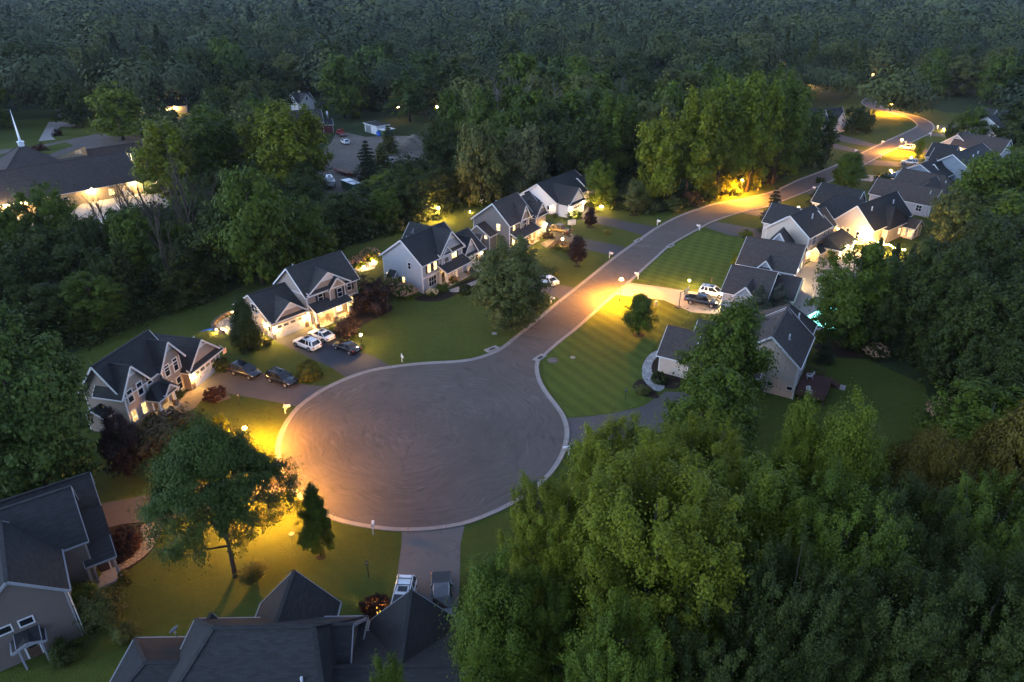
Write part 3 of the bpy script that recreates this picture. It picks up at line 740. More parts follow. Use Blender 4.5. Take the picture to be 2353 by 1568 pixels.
# ---- blue grey gabled house
h = House('house', (-15.66,113.32), 56.8, 'pale blue grey house with big left gable wall, three column porch and lit upper windows', 'greige', 'roof_dark')
h.wing(.45, 12.0, .42, 9.6, 5.55, 9.15, 'u', br=4.65)
h.wing(.40, 9.4, 5.2, 12.15, 5.6, 9.2, 'v', br=8.65, oh=.45)
h.panel([(7.55,.33,7.9),(9.75,.33,7.9),(8.65,.33,9.05)]); h.T.box(7.3, 10.0, .28, .38, 7.75, 7.9); h.lean(5.0, 12.5, -.05, .4, 5.35, 5.85)
h.block(5.6, 8.35, .12, .5, 2.9, 5.5); h.front_gable(5.55, 8.4, .12, 5.4, 6.9, 1.8, .3, False)
for u in (5.64, 8.31): h.T.box(u-.08, u+.08, .06, .16, 2.9, 5.3)
h.wing(12.1, 19.2, .6, 9.0, 2.9, 6.0, 'u', br=4.4, oh=.4); h.front_gable(12.7, 16.9, .56, 3.1, 6.05, 3.9, .35); h.lean(12.4, 19.5, .1, .58, 2.75, 3.15)
h.garage('F', .6, 15.6, 4.0, 2.2, wins=3); h.lamp('F', .6, 18.3, 2.1, .05, 'warm')
h.stone_base('F', .6, 17.7, 19.2, .8); h.stone_base('F', .42, .4, 1.6, .5)
h.lean(4.7, 12.2, -1.8, .4, 2.75, 3.8); h.floor(4.8, 12.0, -1.6, .4)
for u in (5.1, 8.0, 11.5): h.column(u, -1.35)
for c in (2.3, 4.05): h.window('F', .42, c, 4.25, .8, 1.6, 'lit', 1, 2, shut=True, fw=.07)
h.window('F', .12, 6.95, 4.0, 1.2, 1.7, cols=3, rows=2, fw=.16); h.window('F', .4, 9.6, 4.2, 1.35, 1.65, 'lit', 2, 2, shut=True, fw=.09)
h.window('F', .42, 3.1, 1.55, 2.0, 1.7, 'glass', 3, 2, fw=.14); h.T.box(.4, 5.1, .30, .42, 2.65, 2.85)
h.door('F', .42, 6.1, 1.0, 2.1, .2, 'door'); h.window('F', .42, 7.6, 1.5, .9, 1.4, 'glass', 1, 2); h.window('F', .42, 9.7, 1.6, 1.0, 1.4, 'lit', 2, 2)
h.lamp('F', .42, 6.9, 2.15, .05, 'warm')
h.window('L', .45, 3.3, 4.65, .65, 1.15, cols=1, rows=2, fw=.07)
h.window('L', .45, 8.65, 1.4, .55, 1.6, 'lit_bright', 1, 1, fw=.06); h.window('L', .45, 4.85, 1.6, .55, 1.15, 'lit', 1, 2, fw=.06)
h.block(-.5, .45, 6.5, 8.0, 0, 1.75); h.lean(6.35, 8.15, -.65, .45, 1.75, 2.9, ax='u'); 
h.dish(6.9, 7.6, 8.0, 2.2); h.vent(3.2, 6.0, 8.3); h.spout(.5, .42, 5.4, -.1, -.12); h.done()

# ---- slate grey house with lit porch and pickup
h = House('house', (-.25,136.01), 58.2, 'slate grey house with two small gables over a brightly lit porch by the bronze pickup', 'slate', 'roof_brown')
h.wing(-.25, 8.7, .15, 9.0, 5.55, 9.3, 'u', br=4.0)
h.wing(8.7, 13.2, .25, 7.5, 5.2, 8.3, 'u', br=3.4)
h.block(3.6, 6.9, -.2, .3, 2.9, 5.5); h.front_gable(3.4, 7.1, -.2, 5.4, 8.1, 3.0, .3)
h.block(8.6, 13.0, -.9, .4, 2.6, 5.1); h.front_gable(8.6, 13.0, -.9, 5.0, 7.4, 2.2, .35); h.lean(8.3, 13.4, -1.4, -.9, 4.75, 5.15); h.block(8.6, 13.0, -.88, .4, 0, 2.6)
for u in (3.64, 6.86, 8.64): h.T.box(u-.08, u+.08, -.26 if u < 8 else -.96, -.14 if u < 8 else -.84, 2.9, 5.3)
h.garage('F', -.9, 10.9, 4.0, 2.3, 'lit_soft', 3); h.lamp('F', -.9, 13.6-.75, 2.3, .13); h.lamp('F', -.9, 8.75, 2.2, .10)
h.lean(-.3, 10.2, -2.2, -.2, 2.7, 3.75) if False else h.lean(-.4, 8.5, -2.3, .15, 2.7, 3.75)
h.floor(-.2, 8.5, -2.1, .1)
for u in (.1, 2.9, 5.7, 8.2): h.column(u, -1.8)
c_ = MB(); c_.box(0, 8.3, -2.1, .1, 2.56, 2.60); c_.build('porch_ceiling', M['lit_porch'], h.root)
h.window('F', .15, 1.45, 4.45, .8, 1.6, 'lit', 1, 2, shut=True, fw=.07); h.window('F', -.2, 5.2, 4.3, 1.4, 1.85, cols=2, rows=2, fw=.15); h.window('F', .15, 7.9, 4.5, .8, 1.5, cols=1, rows=2, shut=True, fw=.07)
for c in (1.3, 4.6): h.window('F', .15, c, 1.5, 1.0, 1.5, 'lit_bright', 1, 2, shut=True)
h.door('F', .15, 6.6, 1.0, 2.1, .2, 'door', True)
for u in (2.9, 5.7): h.lamp('F', .15, u, 2.15, .11, 'warm', .5)
h.window('L', -.25, 2.8, 4.55, .8, 1.3, 'lit', 1, 2, fw=.08)
h.wing(-2.9, -.3, 3.3, 8.2, 3.3, 5.1, 'u', br=6.2, oh=.3)
h.window('L', -2.9, 7.35, 2.9, .55, .5, 'lit', 1, 1, fw=.08); h.window('L', -2.9, 4.15, 2.95, .6, .6, 'lit', 1, 1, fw=.08)
h.block(-3.6, -2.9, 5.2, 6.9, 0, 2.1); h.lean(5.05, 7.05, -3.75, -2.9, 2.1, 3.15, ax='u')
h.vent(1.7, 4.6, 8.9); h.spout(-.2, .15, 5.4, -.1, -.1); h.spout(-.2, 8.9, 5.4, -.1, .1); h.done()

# ---- white house
h = House('house', (13.39,160.98), 54.1, 'white low house with dark roof and floodlit garage gable, last in the left row', 'offwhite', 'roof_dark')
h.wing(-3.2, 13.0, 1.4, 12.0, 3.3, 6.8, 'u', br=6.7, oh=.4)
h.wing(-1.75, 7.0, -2.75, 4.1, 3.1, 6.2, 'v', br=1.2, oh=.35); h.wing(11.0, 14.5, 1.0, 7.5, 3.2, 5.6, 'u', oh=.35)
h.lean(-3.0, 4.4, -2.3, -1.77, 2.85, 3.2)
h.garage('F', -1.75, 1.1, 4.88, 2.2); h.lamp('F', -1.75, -1.9, 2.15, .16, 'flood'); h.lamp('F', -1.75, 3.8, 2.3, .16, 'flood')
h.door('L', -3.2, 3.6, .95, 2.1, .15, 'white'); h.window('L', -3.2, 6.3, 1.9, .7, 1.2, cols=1, rows=2); h.wing(-5.2, -3.2, 6.0, 12.0, 2.9, 4.6, 'u', br=9.1, oh=.3)
h.stone_base('L', -3.2, 1.4, 6.0, .35); h.lamp('L', -3.2, 2.8, 2.0, .04, 'warm'); h.done()
# ---- tan house with deck (right of the turning circle)
h = House('house', (32.94,78.72), 59.9, 'tan brick house with tall gable end, long brown roof and red deck behind the maple', 'beige', 'roof_brown')
h.wing(2.4, 12.3, -3.75, 4.6, 5.0, 8.4, 'u', br=.15, oh=.35); h.wing(12.3, 16.8, -3.4, 4.4, 5.05, 8.38, 'u', br=.15, oh=.35, hip1=3.2)
h.wing(1.0, 10.8, .6, 10.5, 3.1, 6.9, 'v', br=5.9, oh=.35) if False else None
h.wing(.8, 10.4, .8, 10.4, 3.0, 6.8, 'v', br=5.6, oh=.35, corners=True); h.wing(10.0, 14.2, .4, 7.4, 2.9, 5.7, 'v', oh=.35)
h.wing(1.0, 6.4, 9.2, 12.2, 5.3, 6.9, 'v', br=10.6, oh=.3)
h.window('L', 2.4, -.66, 1.48, .6, .5, cols=1, rows=1, fw=.07); h.window('L', 2.4, -3.2, 1.5, .65, .5, cols=1, rows=1, fw=.07)
h.window('L', .4, 12.0, 1.5, .8, 1.3, cols=1, rows=2) if False else None
for u in (5.0, 8.0, 14.0): h.window('R' if False else 'F', -3.75 if u < 12 else -3.4, u, 1.9, 1.0, 1.6, cols=1, rows=2)
h.door('F', -3.75, 10.3, 1.6, 2.1, .9, 'white')
h.vent(5.5, -1.6, 7.0, .8, .12); h.vent(12.8, -1.5, 7.1, .8, .12); h.spout(2.42, -3.8, 4.8, -.1, -.05)
h.window('L', .8, 2.6, 1.7, .9, 1.4, cols=1, rows=2); h.stone_base('L', .8, .8, 9.0, .5); h.done()
# deck
d = empty('wooden_deck', (32.94,78.72), R(59.9), 'dark red wooden deck with railings behind the tan house', 'deck')
f = MB(); 
for k in range(28): f.box(2.6, 9.4, -3.95-.135*k-.125, -3.95-.135*k, .72, .78)
f.build('floor', M['redwood'], d)
f = MB()
for u in (2.7, 6.0, 9.3):
    for v in (-7.6, -4.6): f.box(u-.07, u+.07, v-.07, v+.07, 0, .72)
f.build('post', M['redwood'], d)
def rail(p, q, mat='redwood', z=.78, h=.95, n=None):
    f = MB(); p = Vector(p); q = Vector(q); L = (q-p).length; n = n or int(L/.14)
    f.beam((p.x,p.y,z+h),(q.x,q.y,z+h), .12, .05); f.beam((p.x,p.y,z+.1),(q.x,q.y,z+.1), .06, .06)
    for k in range(n+1):
        c = p.lerp(q, k/n); w = .05 if k % 10 == 0 else .02
        f.box(c.x-w, c.x+w, c.y-w, c.y+w, z-.02, z+h)
    return f
rail((2.6,-7.7),(8.2,-7.7)).build('railing', M['redwood'], d); rail((2.6,-7.7),(2.6,-4.2)).build('railing', M['redwood'], d); rail((9.4,-6.6),(9.4,-4.2)).build('railing', M['redwood'], d)
f = MB()
for k in range(4): f.box(8.3, 9.4, -7.75-.28*(k+1), -7.75-.28*k, 0, .62-.16*k)
f.build('steps', M['redwood'], d)
f = MB(); f.box(8.2, 9.6, -9.6, -8.9, 0, .08); tag(f.build('paving_slab', M['concrete'], loc=(32.94,78.72,0), rz=R(59.9)), 'pale paving slab at the foot of the deck steps', 'paving slab')
def chair(loc, rz, label):
    r = empty('garden_chair', loc, rz, label, 'chair')
    f = MB()
    for k in range(5): f.box(-.28, .28, -.3+.11*k, -.21+.11*k, .36+.015*k*-1, .39-.015*k)
    f.build('seat', M['white'], r)
    f = MB()
    for k in range(5): f.beam((-.22+.11*k, .22, .32), (-.26+.13*k, .58, 1.05-.03*abs(k-2)), .095, .025)
    f.build('backrest', M['white'], r)
    for sx in (-1, 1):
        f = MB(); f.box(sx*.32-.06, sx*.32+.06, -.34, .32, .55, .58); f.build('armrest', M['white'], r)
        f = MB(); f.box(sx*.31-.03, sx*.31+.03, -.34, -.28, 0, .55); f.build('leg', M['white'], r)
        f = MB(); f.beam((sx*.31, .3, .55), (sx*.31, .42, 0), .06, .06); f.build('leg', M['white'], r)
    return r
ca, sa = math.cos(R(59.9)), math.sin(R(59.9))
L2 = lambda u, v, z=0: (32.94+u*ca-v*sa, 78.72+u*sa+v*ca, z)
chair(L2(7.9,-4.9,.78), R(59.9+200), 'white slatted garden chair at the far end of the red deck')
chair(L2(3.3,-5.6,.78), R(59.9-60), 'white slatted garden chair nearest the deck corner post')

# ---- garages with long brown roofs
h = House('house', (41.78,120.7), -29.8, 'house with two long parallel brown roofs beside the black pickup and blue spruces', 'greige', 'roof_brown')
h.wing(-.1, 9.9, .35, 13.6, 2.95, 6.05, 'u', br=6.95, oh=.35); h.wing(.9, 7.9, -13.9, -2.2, 2.9, 5.6, 'u', br=-8.1, oh=.35)
h.wing(7.9, 12.2, -9.5, .6, 1.9, 3.6, 'v', br=9.9, oh=.3) if False else h.wing(7.9, 11.6, -10.5, .4, 2.2, 4.0, 'u', br=-4.5, oh=.3)
h.front_gable(3.0, 6.2, -14.3, 2.9, 4.6, -10.2, .3, False); h.block(3.1, 6.1, -14.3, -13.5, 0, 2.9); h.front_gable(3.8, 5.8, .2, 3.2, 4.4, 3.2, .25, False)
h.wing(9.4, 15.5, 2.4, 7.6, 3.2, 7.0, 'v', oh=.3, hip1=3)
h.garage('L', .9, -11.2, 4.6, 2.2); h.garage('L', .9, -5.4, 2.7, 2.2, wins=2); h.lamp('L', .9, -13.6, 2.3, .17, 'flood')
h.lamp('R', 9.9, 2.2, 3.0, .16, 'flood'); h.window('R', 9.9, 9.0, 1.7, 1.2, 1.2, 'lit', 1, 2); h.window('L', -.1, 4.0, 1.6, 1.0, 1.3, cols=1, rows=2); h.door('L', -.1, 8.0, 1.0, 2.1, .1)
h.window('F', .35, 9.0, 1.5, .8, 1.0, cols=1, rows=2); h.done()

# ---- two storey house with the lit sun room
h = House('house', (57.51,128.04), 45.2, 'tan two storey house with glowing sun room and patio behind the round topped tree', 'beige', 'roof_dark')
h.wing(-.05, 10.0, .3, 9.0, 5.55, 8.8, 'u', br=4.6, oh=.35); h.wing(10.0, 12.6, .35, 7.6, 5.2, 8.0, 'u', br=3.2, oh=.3)
h.wing(8.0, 13.6, 8.6, 15.0, 3.8, 7.0, 'v', br=11.8, oh=.35); h.wing(5.5, 13.4, -4.0, .3, 2.7, 4.6, 'u', br=-1.2, oh=.35, hip0=.01, hip1=1.6, walls=False)
h.block(5.6, 13.3, -.6, .25, 0, 2.7)
for u in (5.7, 7.6, 9.5, 11.4, 13.2): h.T.box(u-.09, u+.09, -3.95, -3.77, 0, 2.75)
f = MB(); f.face([(5.7,-3.86,.4),(13.2,-3.86,.4),(13.2,-3.86,2.1),(5.7,-3.86,2.1)]); f.build('glazing', M['lit_bright'], h.root)
h.T.box(5.6, 13.3, -3.92, -3.8, 0, .4); h.T.box(5.6, 13.3, -3.92, -3.8, 2.1, 2.7); h.floor(5.6, 13.3, -3.9, -.6, .1)
f = MB(); f.face([(13.26,-3.8,.4),(13.26,-.6,.4),(13.26,-.6,2.1),(13.26,-3.8,2.1)]); f.build('glazing', M['lit_bright'], h.root)
h.lamp('F', -4.0, 8.6, 2.75, .11, 'flood', .35); h.lamp('F', -4.0, 12.2, 2.75, .07, 'flood', .35)
h.window('L', -.05, 5.9, 5.0, .9, .5, 'lit_bright', 1, 1, fw=.07); h.window('L', -.05, 1.0, 2.35, .8, .45, 'lit', 1, 1, fw=.07)
h.window('F', .3, 2.8, 4.3, 1.4, 1.7, cols=3, rows=2); h.window('F', .3, 9.5, 4.6, .8, 1.2, cols=1, rows=2); h.window('F', .3, 7.3, 4.6, .8, 1.2, cols=1, rows=2)
h.window('F', .3, 1.6, 1.6, 1.0, 1.6, 'lit', 1, 1); h.wing(2.6, 5.0, -1.4, .3, 2.0, 2.9, 'u', oh=.2); h.lamp('F', .3, .6, 2.2, .08); 
h.vent(5.6, 2.6, 7.7, .8, .11); h.spout(-.05, .25, 5.4, -.1, -.1); h.done()

# ---- house with the string lights
h = House('house', (71.05,140.11), 39.3, 'tan one storey house with tall lamp lit gable wall beside the string of lights', 'beige', 'roof_slate')
h.wing(.8, 17.6, -4.1, 4.2, 4.0, 8.0, 'u', br=0, oh=.4); h.wing(-5.0, .5, 5.6, 15.0, 3.3, 6.6, 'v', oh=.35, hip0=2.0)
h.wing(3.6, 12.2, 5.2, 17.8, 3.0, 6.2, 'v', br=11.6, oh=.35, hip1=2.5); h.wing(6.5, 16.0, 13.0, 19.0, 3.4, 7.0, 'v', oh=.35)
h.window('L', .8, 1.0, 2.2, .62, 1.4, cols=1, rows=2, fw=.18); h.window('L', .8, -1.2, 2.0, .62, 1.4, cols=1, rows=2, fw=.18)
h.wing(-7.4, -4.6, 13.0, 16.8, 2.5, 3.9, 'v', oh=.3)
for v in (-6.8, -5.4): h.window('L', 13.0, v, 1.4, .8, 1.8, 'lit_soft', 2, 2, fw=.12)
for u in (14.0, 15.7): h.window('F', -7.4, u, 1.4, 1.0, 1.8, 'glass', 2, 2, fw=.12)
h.window('F', -5.0, 11.6, 1.6, .8, 1.2, 'lit', 1, 2); h.lamp('L', .8, 3.0, 2.4, .05, 'warm')
h.vent(4.2, -1.4, 6.8, .8, .12); h.vent(13.5, -1.6, 6.6, .8, .12); h.spout(5.55, -5.05, 3.1, -.1, -.1); h.done()

# ---- roofs further along the right row
UA = 41.2; UO = (75.6,146.18); uc, us = math.cos(R(UA)), math.sin(R(UA))
def U(u, v): return (UO[0]+u*uc-v*us, UO[1]+u*us+v*uc)
h = House('house', U(24,0), UA, 'dark roofed house just beyond the string light house, pale wall facing the trees', 'greige', 'roof_brown')
h.wing(-5.5, 8.6, .3, 6.6, 3.0, 6.0, 'v', oh=.35); h.wing(5.0, 12.5, -3.0, 2.0, 2.9, 5.2, 'u', oh=.3); h.window('L', .3, -3.0, 1.7, 1.2, 1.3, cols=2, rows=2); h.vent(2.2, -4.0, 5.2); h.done()
h = House('house', U(36,0), UA, 'dark hip roofed house beside the black pickup with white bed cover', 'greige', 'roof_brown')
h.wing(-4.0, 8.6, .5, 10.5, 3.0, 6.1, 'v', oh=.35, hip0=3.0); h.wing(-3.6, 3.5, -3.0, 3.0, 3.0, 6.05, 'u', oh=.3, hip0=3.0); h.vent(3.5, -2.5, 5.0); h.window('L', .5, 6.0, 1.6, 1.2, 1.2, cols=2, rows=1); h.done()
h = House('house', U(50,0), UA, 'blue grey gabled house with small dormer entry facing down the right row', 'bluegrey', 'roof_dark')
h.wing(11.6, 33.0, -1.5, 9.6, 3.9, 7.5, 'u', br=4.2, oh=.5); h.wing(7.0, 12.0, 5.3, 8.0, 3.9, 5.2, 'u', oh=.3, z0=1.8); h.wing(2.0, 11.6, 3.0, 13.8, 2.6, 4.0+1.6, 'u', oh=.35)
h.wing(5.5, 13.0, 21.5, 27.5, 3.0, 6.0, 'v', oh=.35); h.wing(9.0, 15.5, 26.0, 33.0, 3.2, 6.4, 'v', oh=.35)
h.window('L', 7.0, 6.2, 3.0, .7, 1.4, cols=1, rows=2, fw=.12); h.window('L', 7.0, 7.3, 3.0, .5, 1.4, cols=1, rows=2, fw=.12); h.vent(24.0, 2.0, 6.3, .7, .14); h.vent(20.0, 1.8, 6.0, .7, .16); h.done()
h = House('house', U(97,2), UA, 'long brown roofed house in front of the far right trees', 'greige', 'roof_brown')
h.wing(.5, 14.5, .5, 10.5, 3.0, 6.2, 'v', oh=.35); h.wing(3.0, 11.0, 10.0, 18.0, 3.0, 6.0, 'u', oh=.35); h.window('L', .5, 8, 1.6, 1.4, 1.2, cols=2, rows=1); h.lamp('L', .5, 12.0, 2.4, .12); h.done()
h = House('house', U(137,13.5), UA, 'far grey house at the right edge with a white eave line over a pale wall', 'offwhite', 'roof_dark')
h.wing(.5, 22.0, .5, 12.0, 3.0, 6.6, 'u', oh=.4); h.wing(9.0, 15.0, 13.0, 22.0, 3.2, 6.9, 'v', oh=.35); h.window('F', .5, 6, 1.6, 1.0, 1.3, cols=1, rows=2); h.done()

# ---- dark corner house bottom left
h = House('house', (-45.56,49.68), 35.8, 'large dark house in the lower left corner with small entry porch and pale gutters', 'browngrey', 'roof_dark', trim='gutter')
h.wing(-9.0, 5.9, -1.1, 5.2, 3.2, 6.5, 'u', oh=.3, br=2.0); h.wing(-10.0, 4.3, -6.6, -.2, 5.6, 9.0, 'u', br=-3.2, oh=.3)
h.wing(-12.1, -4.5, -4.2, 2.2, 5.7, 8.5, 'v', br=-.95, oh=.35); h.block(3.4, 6.0, -5.2, -1.0, 0, 3.2); h.lean(3.9, 6.3, -4.8, -1.0, 3.0, 4.4, trim=False)
h.lean(3.7, 6.2, -7.2, -5.1, 2.8, 3.8); h.floor(3.6, 6.1, -7.2, -5.1)
for u in (3.8, 5.95): h.T.box(u-.1, u+.1, -7.1, -6.9, .2, 2.8)
h.door('F', -5.2, 4.9, 1.0, 2.1, .2)
for u in (-2.4, -.9): h.window('F', -12.1, u, 3.9, .9, .62, cols=1, rows=1, fw=.1)
h.wing(-13.3, -12.05, -2.1, -.3, 2.5, 2.9, 'v', oh=.25, walls=False); h.T.box(-2.05, -1.9, -13.2, -13.05, 0, 2.5); h.T.box(-.5, -.35, -13.2, -13.05, 0, 2.5); h.door('F', -12.1, -1.2, .9, 2.0, .1)
h.spout(2.25, -12.15, 5.5, .12, -.05); h.stone_base('R', 2.2, -12.1, -6.6, .9); h.lean(-2.0,-.3,-13.4,-12.1,2.55,3.0); h.done()

# ---- dark hip roofed house at the bottom edge
h = House('house', (-26.38,34.15), 1.0, 'dark many gabled shingle roof filling the bottom edge, seen from above and behind', 'browngrey', 'roof_slate', trim='gutter')
h.wing(1.2, 14.4, -7.0, 5.0, 4.2, 9.4, 'u', br=-.3, oh=.35, hip0=4.6, hip1=2.3)
h.wing(2.0, 7.3, 5.6, 11.7, 3.3, 6.75, 'v', oh=.3); h.wing(11.0, 14.4, -2.2, 4.4, 4.7, 7.8, 'u', br=1.2, oh=.35)
h.wing(-3.6, 4.5, -4.2, 4.2, 2.9, 5.0, 'u', br=.4, oh=.3, hip0=3.2); h.wing(1.0, 5.0, 1.2, 3.4, 3.0, 4.6, 'v', oh=.25)
h.wing(-1.0, 5.5, 15.1, 21.7, 3.1, 6.25, 'v', oh=.3); h.wing(13.6, 24.0, -7.4, 4.4, 3.1, 6.4, 'u', br=-1.3, oh=.3)
for z in (5.6, 6.0, 6.4): pass
h.window('R', 14.4, .6, 5.6, .5, 1.1, cols=1, rows=3, fw=.05)
h.vent(12.0, -3.0, 7.0, .8, .1); h.dish(-.4, 4.3, 3.4, 2.6)
h.done()

# ---- brick church with steeple
h = House('church', (-119.41,168.52), 46.0, 'tan brick church with wide dark roof, pyramid tower roof and thin white steeple', 'brick', 'roof_brown', 'church')
h.wing(-9.0, 24.0, -8.6, 6.5, 3.7, 9.0, 'u', br=0, oh=.7); h.wing(-7.5, 15.5, -2.3, 20.7, 4.2, 12.6, 'u', oh=.6, hip0=12.05, hip1=12.05)
h.wing(22.4, 38.2, 26.4, 31.2, 3.6, 5.4, 'u', oh=.6, walls=False); h.block(22.4, 31.0, 26.5, 31.0, 0, 3.6)
for u in (34.5, 38.0):
    for v in (26.6, 30.9): h.T.box(u-.25, u+.25, v-.25, v+.25, 0, 3.6)
h.W.prism([(12.0,25.6),(22.4,25.6),(22.4,26.0)], 4.3, 4.4); h.W.face([(11.5,25.6,4.4),(22.3,25.6,4.4),(22.3,25.6,6.9)]); h.lean(8.0, 22.3, 6.6, 25.6, 4.5, 4.4, trim=False)
h.W.box(22.3, 22.42, 25.6, 31.0, 3.6, 6.9); h.Rf.face([(11.5,25.6,4.55),(22.4,25.6,7.0),(22.4,31.0,7.0),(11.5,31.0,4.55)]); h.block(8.0, 22.3, 6.5, 25.5, 0, 4.4)
f = MB(); f.face([(19.8,25.54,5.0),(21.3,25.54,5.0),(21.3,25.54,6.1),(19.8,25.54,6.1)]); f.build('skylight', M['frost'], h.root)
f = MB(); ax_, ay_ = 4.0, 9.2
f.box(ax_-.6, ax_+.6, ay_-.6, ay_+.6, 12.0, 13.3); f.box(ax_-.72, ax_+.72, ay_-.72, ay_+.72, 13.3, 13.5)
f.tube([(ax_,ay_,13.5),(ax_,ay_,14.3),(ax_,ay_,21.2)], [.36,.26,.03], 8); f.build('steeple', M['paint_white'], h.root)
h.lamp('F', -8.6, -3.3, 3.3, .24, 'flood', .5); h.lamp('F', -8.6, 12.0, 3.3, .24, 'flood', .5); h.lamp('F', -8.6, 22.2, 3.0, .18, 'flood', .5)
h.door('F', -8.6, 20.0, 1.8, 2.3, .1, 'white', True); h.window('F', -8.6, 16.5, 1.6, 1.2, 1.4, 'lit', 2, 2); h.window('F', -8.6, 6.0, 1.8, 1.0, 1.2, cols=1, rows=2)
h.lamp('L', 29.2, 15.0, 2.5, .06) if False else h.lamp('R', 31.0, 27.4, 2.9, .2, 'flood'); h.done()

# ---- houses in the wood
h = House('house', (-84.12,289.54), 45.3, 'small white farmhouse with crossed gables standing among the trees', 'offwhite', 'roof_dark')
h.wing(0, 9.0, 0, 5.9, 5.6, 8.5, 'v', oh=.5); h.wing(-.5, 6.6, 1.2, 9.2, 5.55, 8.45, 'u', br=5.1, oh=.5)
h.window('F', 0, 2.9, 7.0, .6, 1.1, cols=1, rows=2); h.window('F', 0, 1.8, 4.2, .8, 1.4, cols=1, rows=2); h.window('L', -.5, 5.1, 6.6, .6, 1.0, cols=1, rows=2)
f = MB(); f.box(3.0, 3.7, 5.5, 6.2, 7.5, 9.3); f.build('chimney', M['brick'], h.root); h.done()
h = House('barn', (-73.0,255.5), 20.0, 'dark red barn with grey roof beside the white farmhouse', 'barnred', 'roof_dark', 'barn')
h.wing(-6.0, 5.5, 0, 9.0, 4.2, 7.6, 'u', oh=.4); h.wing(5.5, 9.0, .5, 7.0, 2.8, 4.2, 'u', oh=.3); h.door('F', 0, 2.0, 2.4, 2.6, .1, 'barnred')
f = MB(); f.cyl((8.0,6.0,3.5), .35, 3.2, 10); f.build('chimney', M['galv'], h.root); h.done()
h = House('shed', (-53.58,260.71), -48.8, 'flat roofed white workshop with grey roller door and green lean-to', 'offwhite', 'roof_dark', 'shed')
h.block(0, 8.6, 0, 5.0, 0, 3.0); h.Rf.box(-.3, 8.9, -.4, 5.3, 3.0, 3.12); h.T.box(-.32, 8.92, -.44, -.38, 2.9, 3.16); h.T.box(-.34, -.30, -.4, 5.3, 2.9, 3.16); h.T.box(8.9, 8.94, -.4, 5.3, 2.9, 3.16)
f = MB(); f.box(.6, 4.2, -.06, 0, 0, 2.5)
for k in range(12): f.box(.6, 4.2, -.075, -.06, .02+k*.2, .18+k*.2)
f.build('roller_door', M['galv'], h.root)
f = MB(); f.box(8.65, 12.3, .2, 4.6, 0, 2.1); f.build('lean_to', M['green_metal'], h.root); h.T.box(8.65, 12.7, -.2, 5.0, 2.12, 2.22); h.done()
b = at(382,262); h = House('house', b, 20.0, 'small house with orange lit porch hidden between round trees', 'tan', 'roof_dark')
h.wing(-7.5, 8.0, 0, 8.0, 3.0, 5.6, 'u'); h.wing(-6.5, 1.0, -9.0, -3.5, 2.7, 4.6, 'v'); h.window('F', 0, 1.0, 1.7, 2.4, 1.2, 'lit_bright', 2, 1); h.window('F', -6.5, -7.3, 1.4, 1.2, 1.8, 'lit_bright', 2, 2); h.window('F', -6.5, -5.0, 1.4, 1.2, 1.8, 'lit_bright', 2, 2)
h.lamp('F', -6.5, -6.2, 2.4, .35, 'warm', .5); h.lamp('F', 0, 4.0, 2.3, .2, 'warm'); h.done()
b = at(1902,296); h = House('house', b, 150.0, 'far house with two white front gables left of the bending road', 'offwhite', 'roof_dark')
h.wing(-6.5, 14.0, 0, 9.0, 3.2, 7.0, 'u', oh=.4); h.root.rotation_euler = (0, 0, R(128)); h.wing(-4.5, 6.0, -3.6, 1.2, 3.4, 7.4, 'v', oh=.35); h.wing(-6.0, 4.0, 1.6, 5.4, 3.2, 6.2, 'v', oh=.35)
h.window('F', -4.5, -1.2, 2.6, 1.0, 1.6, cols=2, rows=2); h.window('F', -6.0, 3.5, 2.2, 1.2, 1.6, cols=2, rows=2); h.stone_base('F', -6.0, 1.6, 5.4, .9); h.done()
def far_house(px, py, ang, label, wall='offwhite', roof='roof_dark', lit=None, s=1.0, two=False, lamp=None):
    h = House('house', at(px, py), ang, label, wall, roof); e = 5.4 if two else 3.0
    h.wing(-6*s, 6*s, 0, 8*s, e, e+3.0, 'u'); h.wing(-2.0, 4.0, -4.5*s, .5*s, e-.1, e+2.2, 'v')
    for c in (-3.9*s, 3.6*s): h.window('F', 0, c, 1.7, 1.4, 1.3, lit, 2, 2)
    h.window('F', -2.0, -2.2*s, 1.6, 1.4, 1.4, lit, 2, 2); h.door('F', -2.0, -.5, 1.0, 2.1, .1)
    if lamp: h.lamp('F', -2.0, -3.6*s, 2.3, lamp, 'warm', .4)
    h.done(); return h
far_house(560, 88, 10, 'white house with lit ground floor windows deep in the far wood', lit='lit_bright', two=True, s=1.3, lamp=.5)
far_house(512, 80, 20, 'half hidden pale gabled house left of the lit one in the far wood', two=True, s=1.2)
far_house(434, 46, 0, 'pale far house above the left trees under the power line', two=True, s=1.2, lamp=.4)
far_house(975, 60, -15, 'far white gabled house showing over the middle trees', two=True, s=1.2, lamp=.6)
far_house(2106, 195, -12, 'house with bright garage lamp beyond the end of the street', 'tan', lit='lit', s=1.3, lamp=.3)
far_house(1990, 180, 5, 'amber lit house glimpsed left of the through street', 'taupe', lit='lit', lamp=.22)
far_house(1862, 190, 15, 'amber lit house hidden behind the big rounded far tree', 'tan', lit='lit_bright', two=True, s=1.3, lamp=.5)
far_house(572, 222, 10, 'dark roofed house with small yellow lights behind the left cottonwoods', 'slate', lit='lit', s=1.2)
far_house(1212, 262, 25, 'amber lit house glimpsed through bare trunks in the middle wood', 'tan', lit='lit_bright', s=1.2, lamp=.3)
far_house(1288, 262, 30, 'house with small white lights seen between the dead trunks', 'greige', lit='lit', s=1.0)
far_house(172, 268, 8, 'dark house with two amber windows behind the driveway by the church road', 'slate', lit='lit', s=1.0)
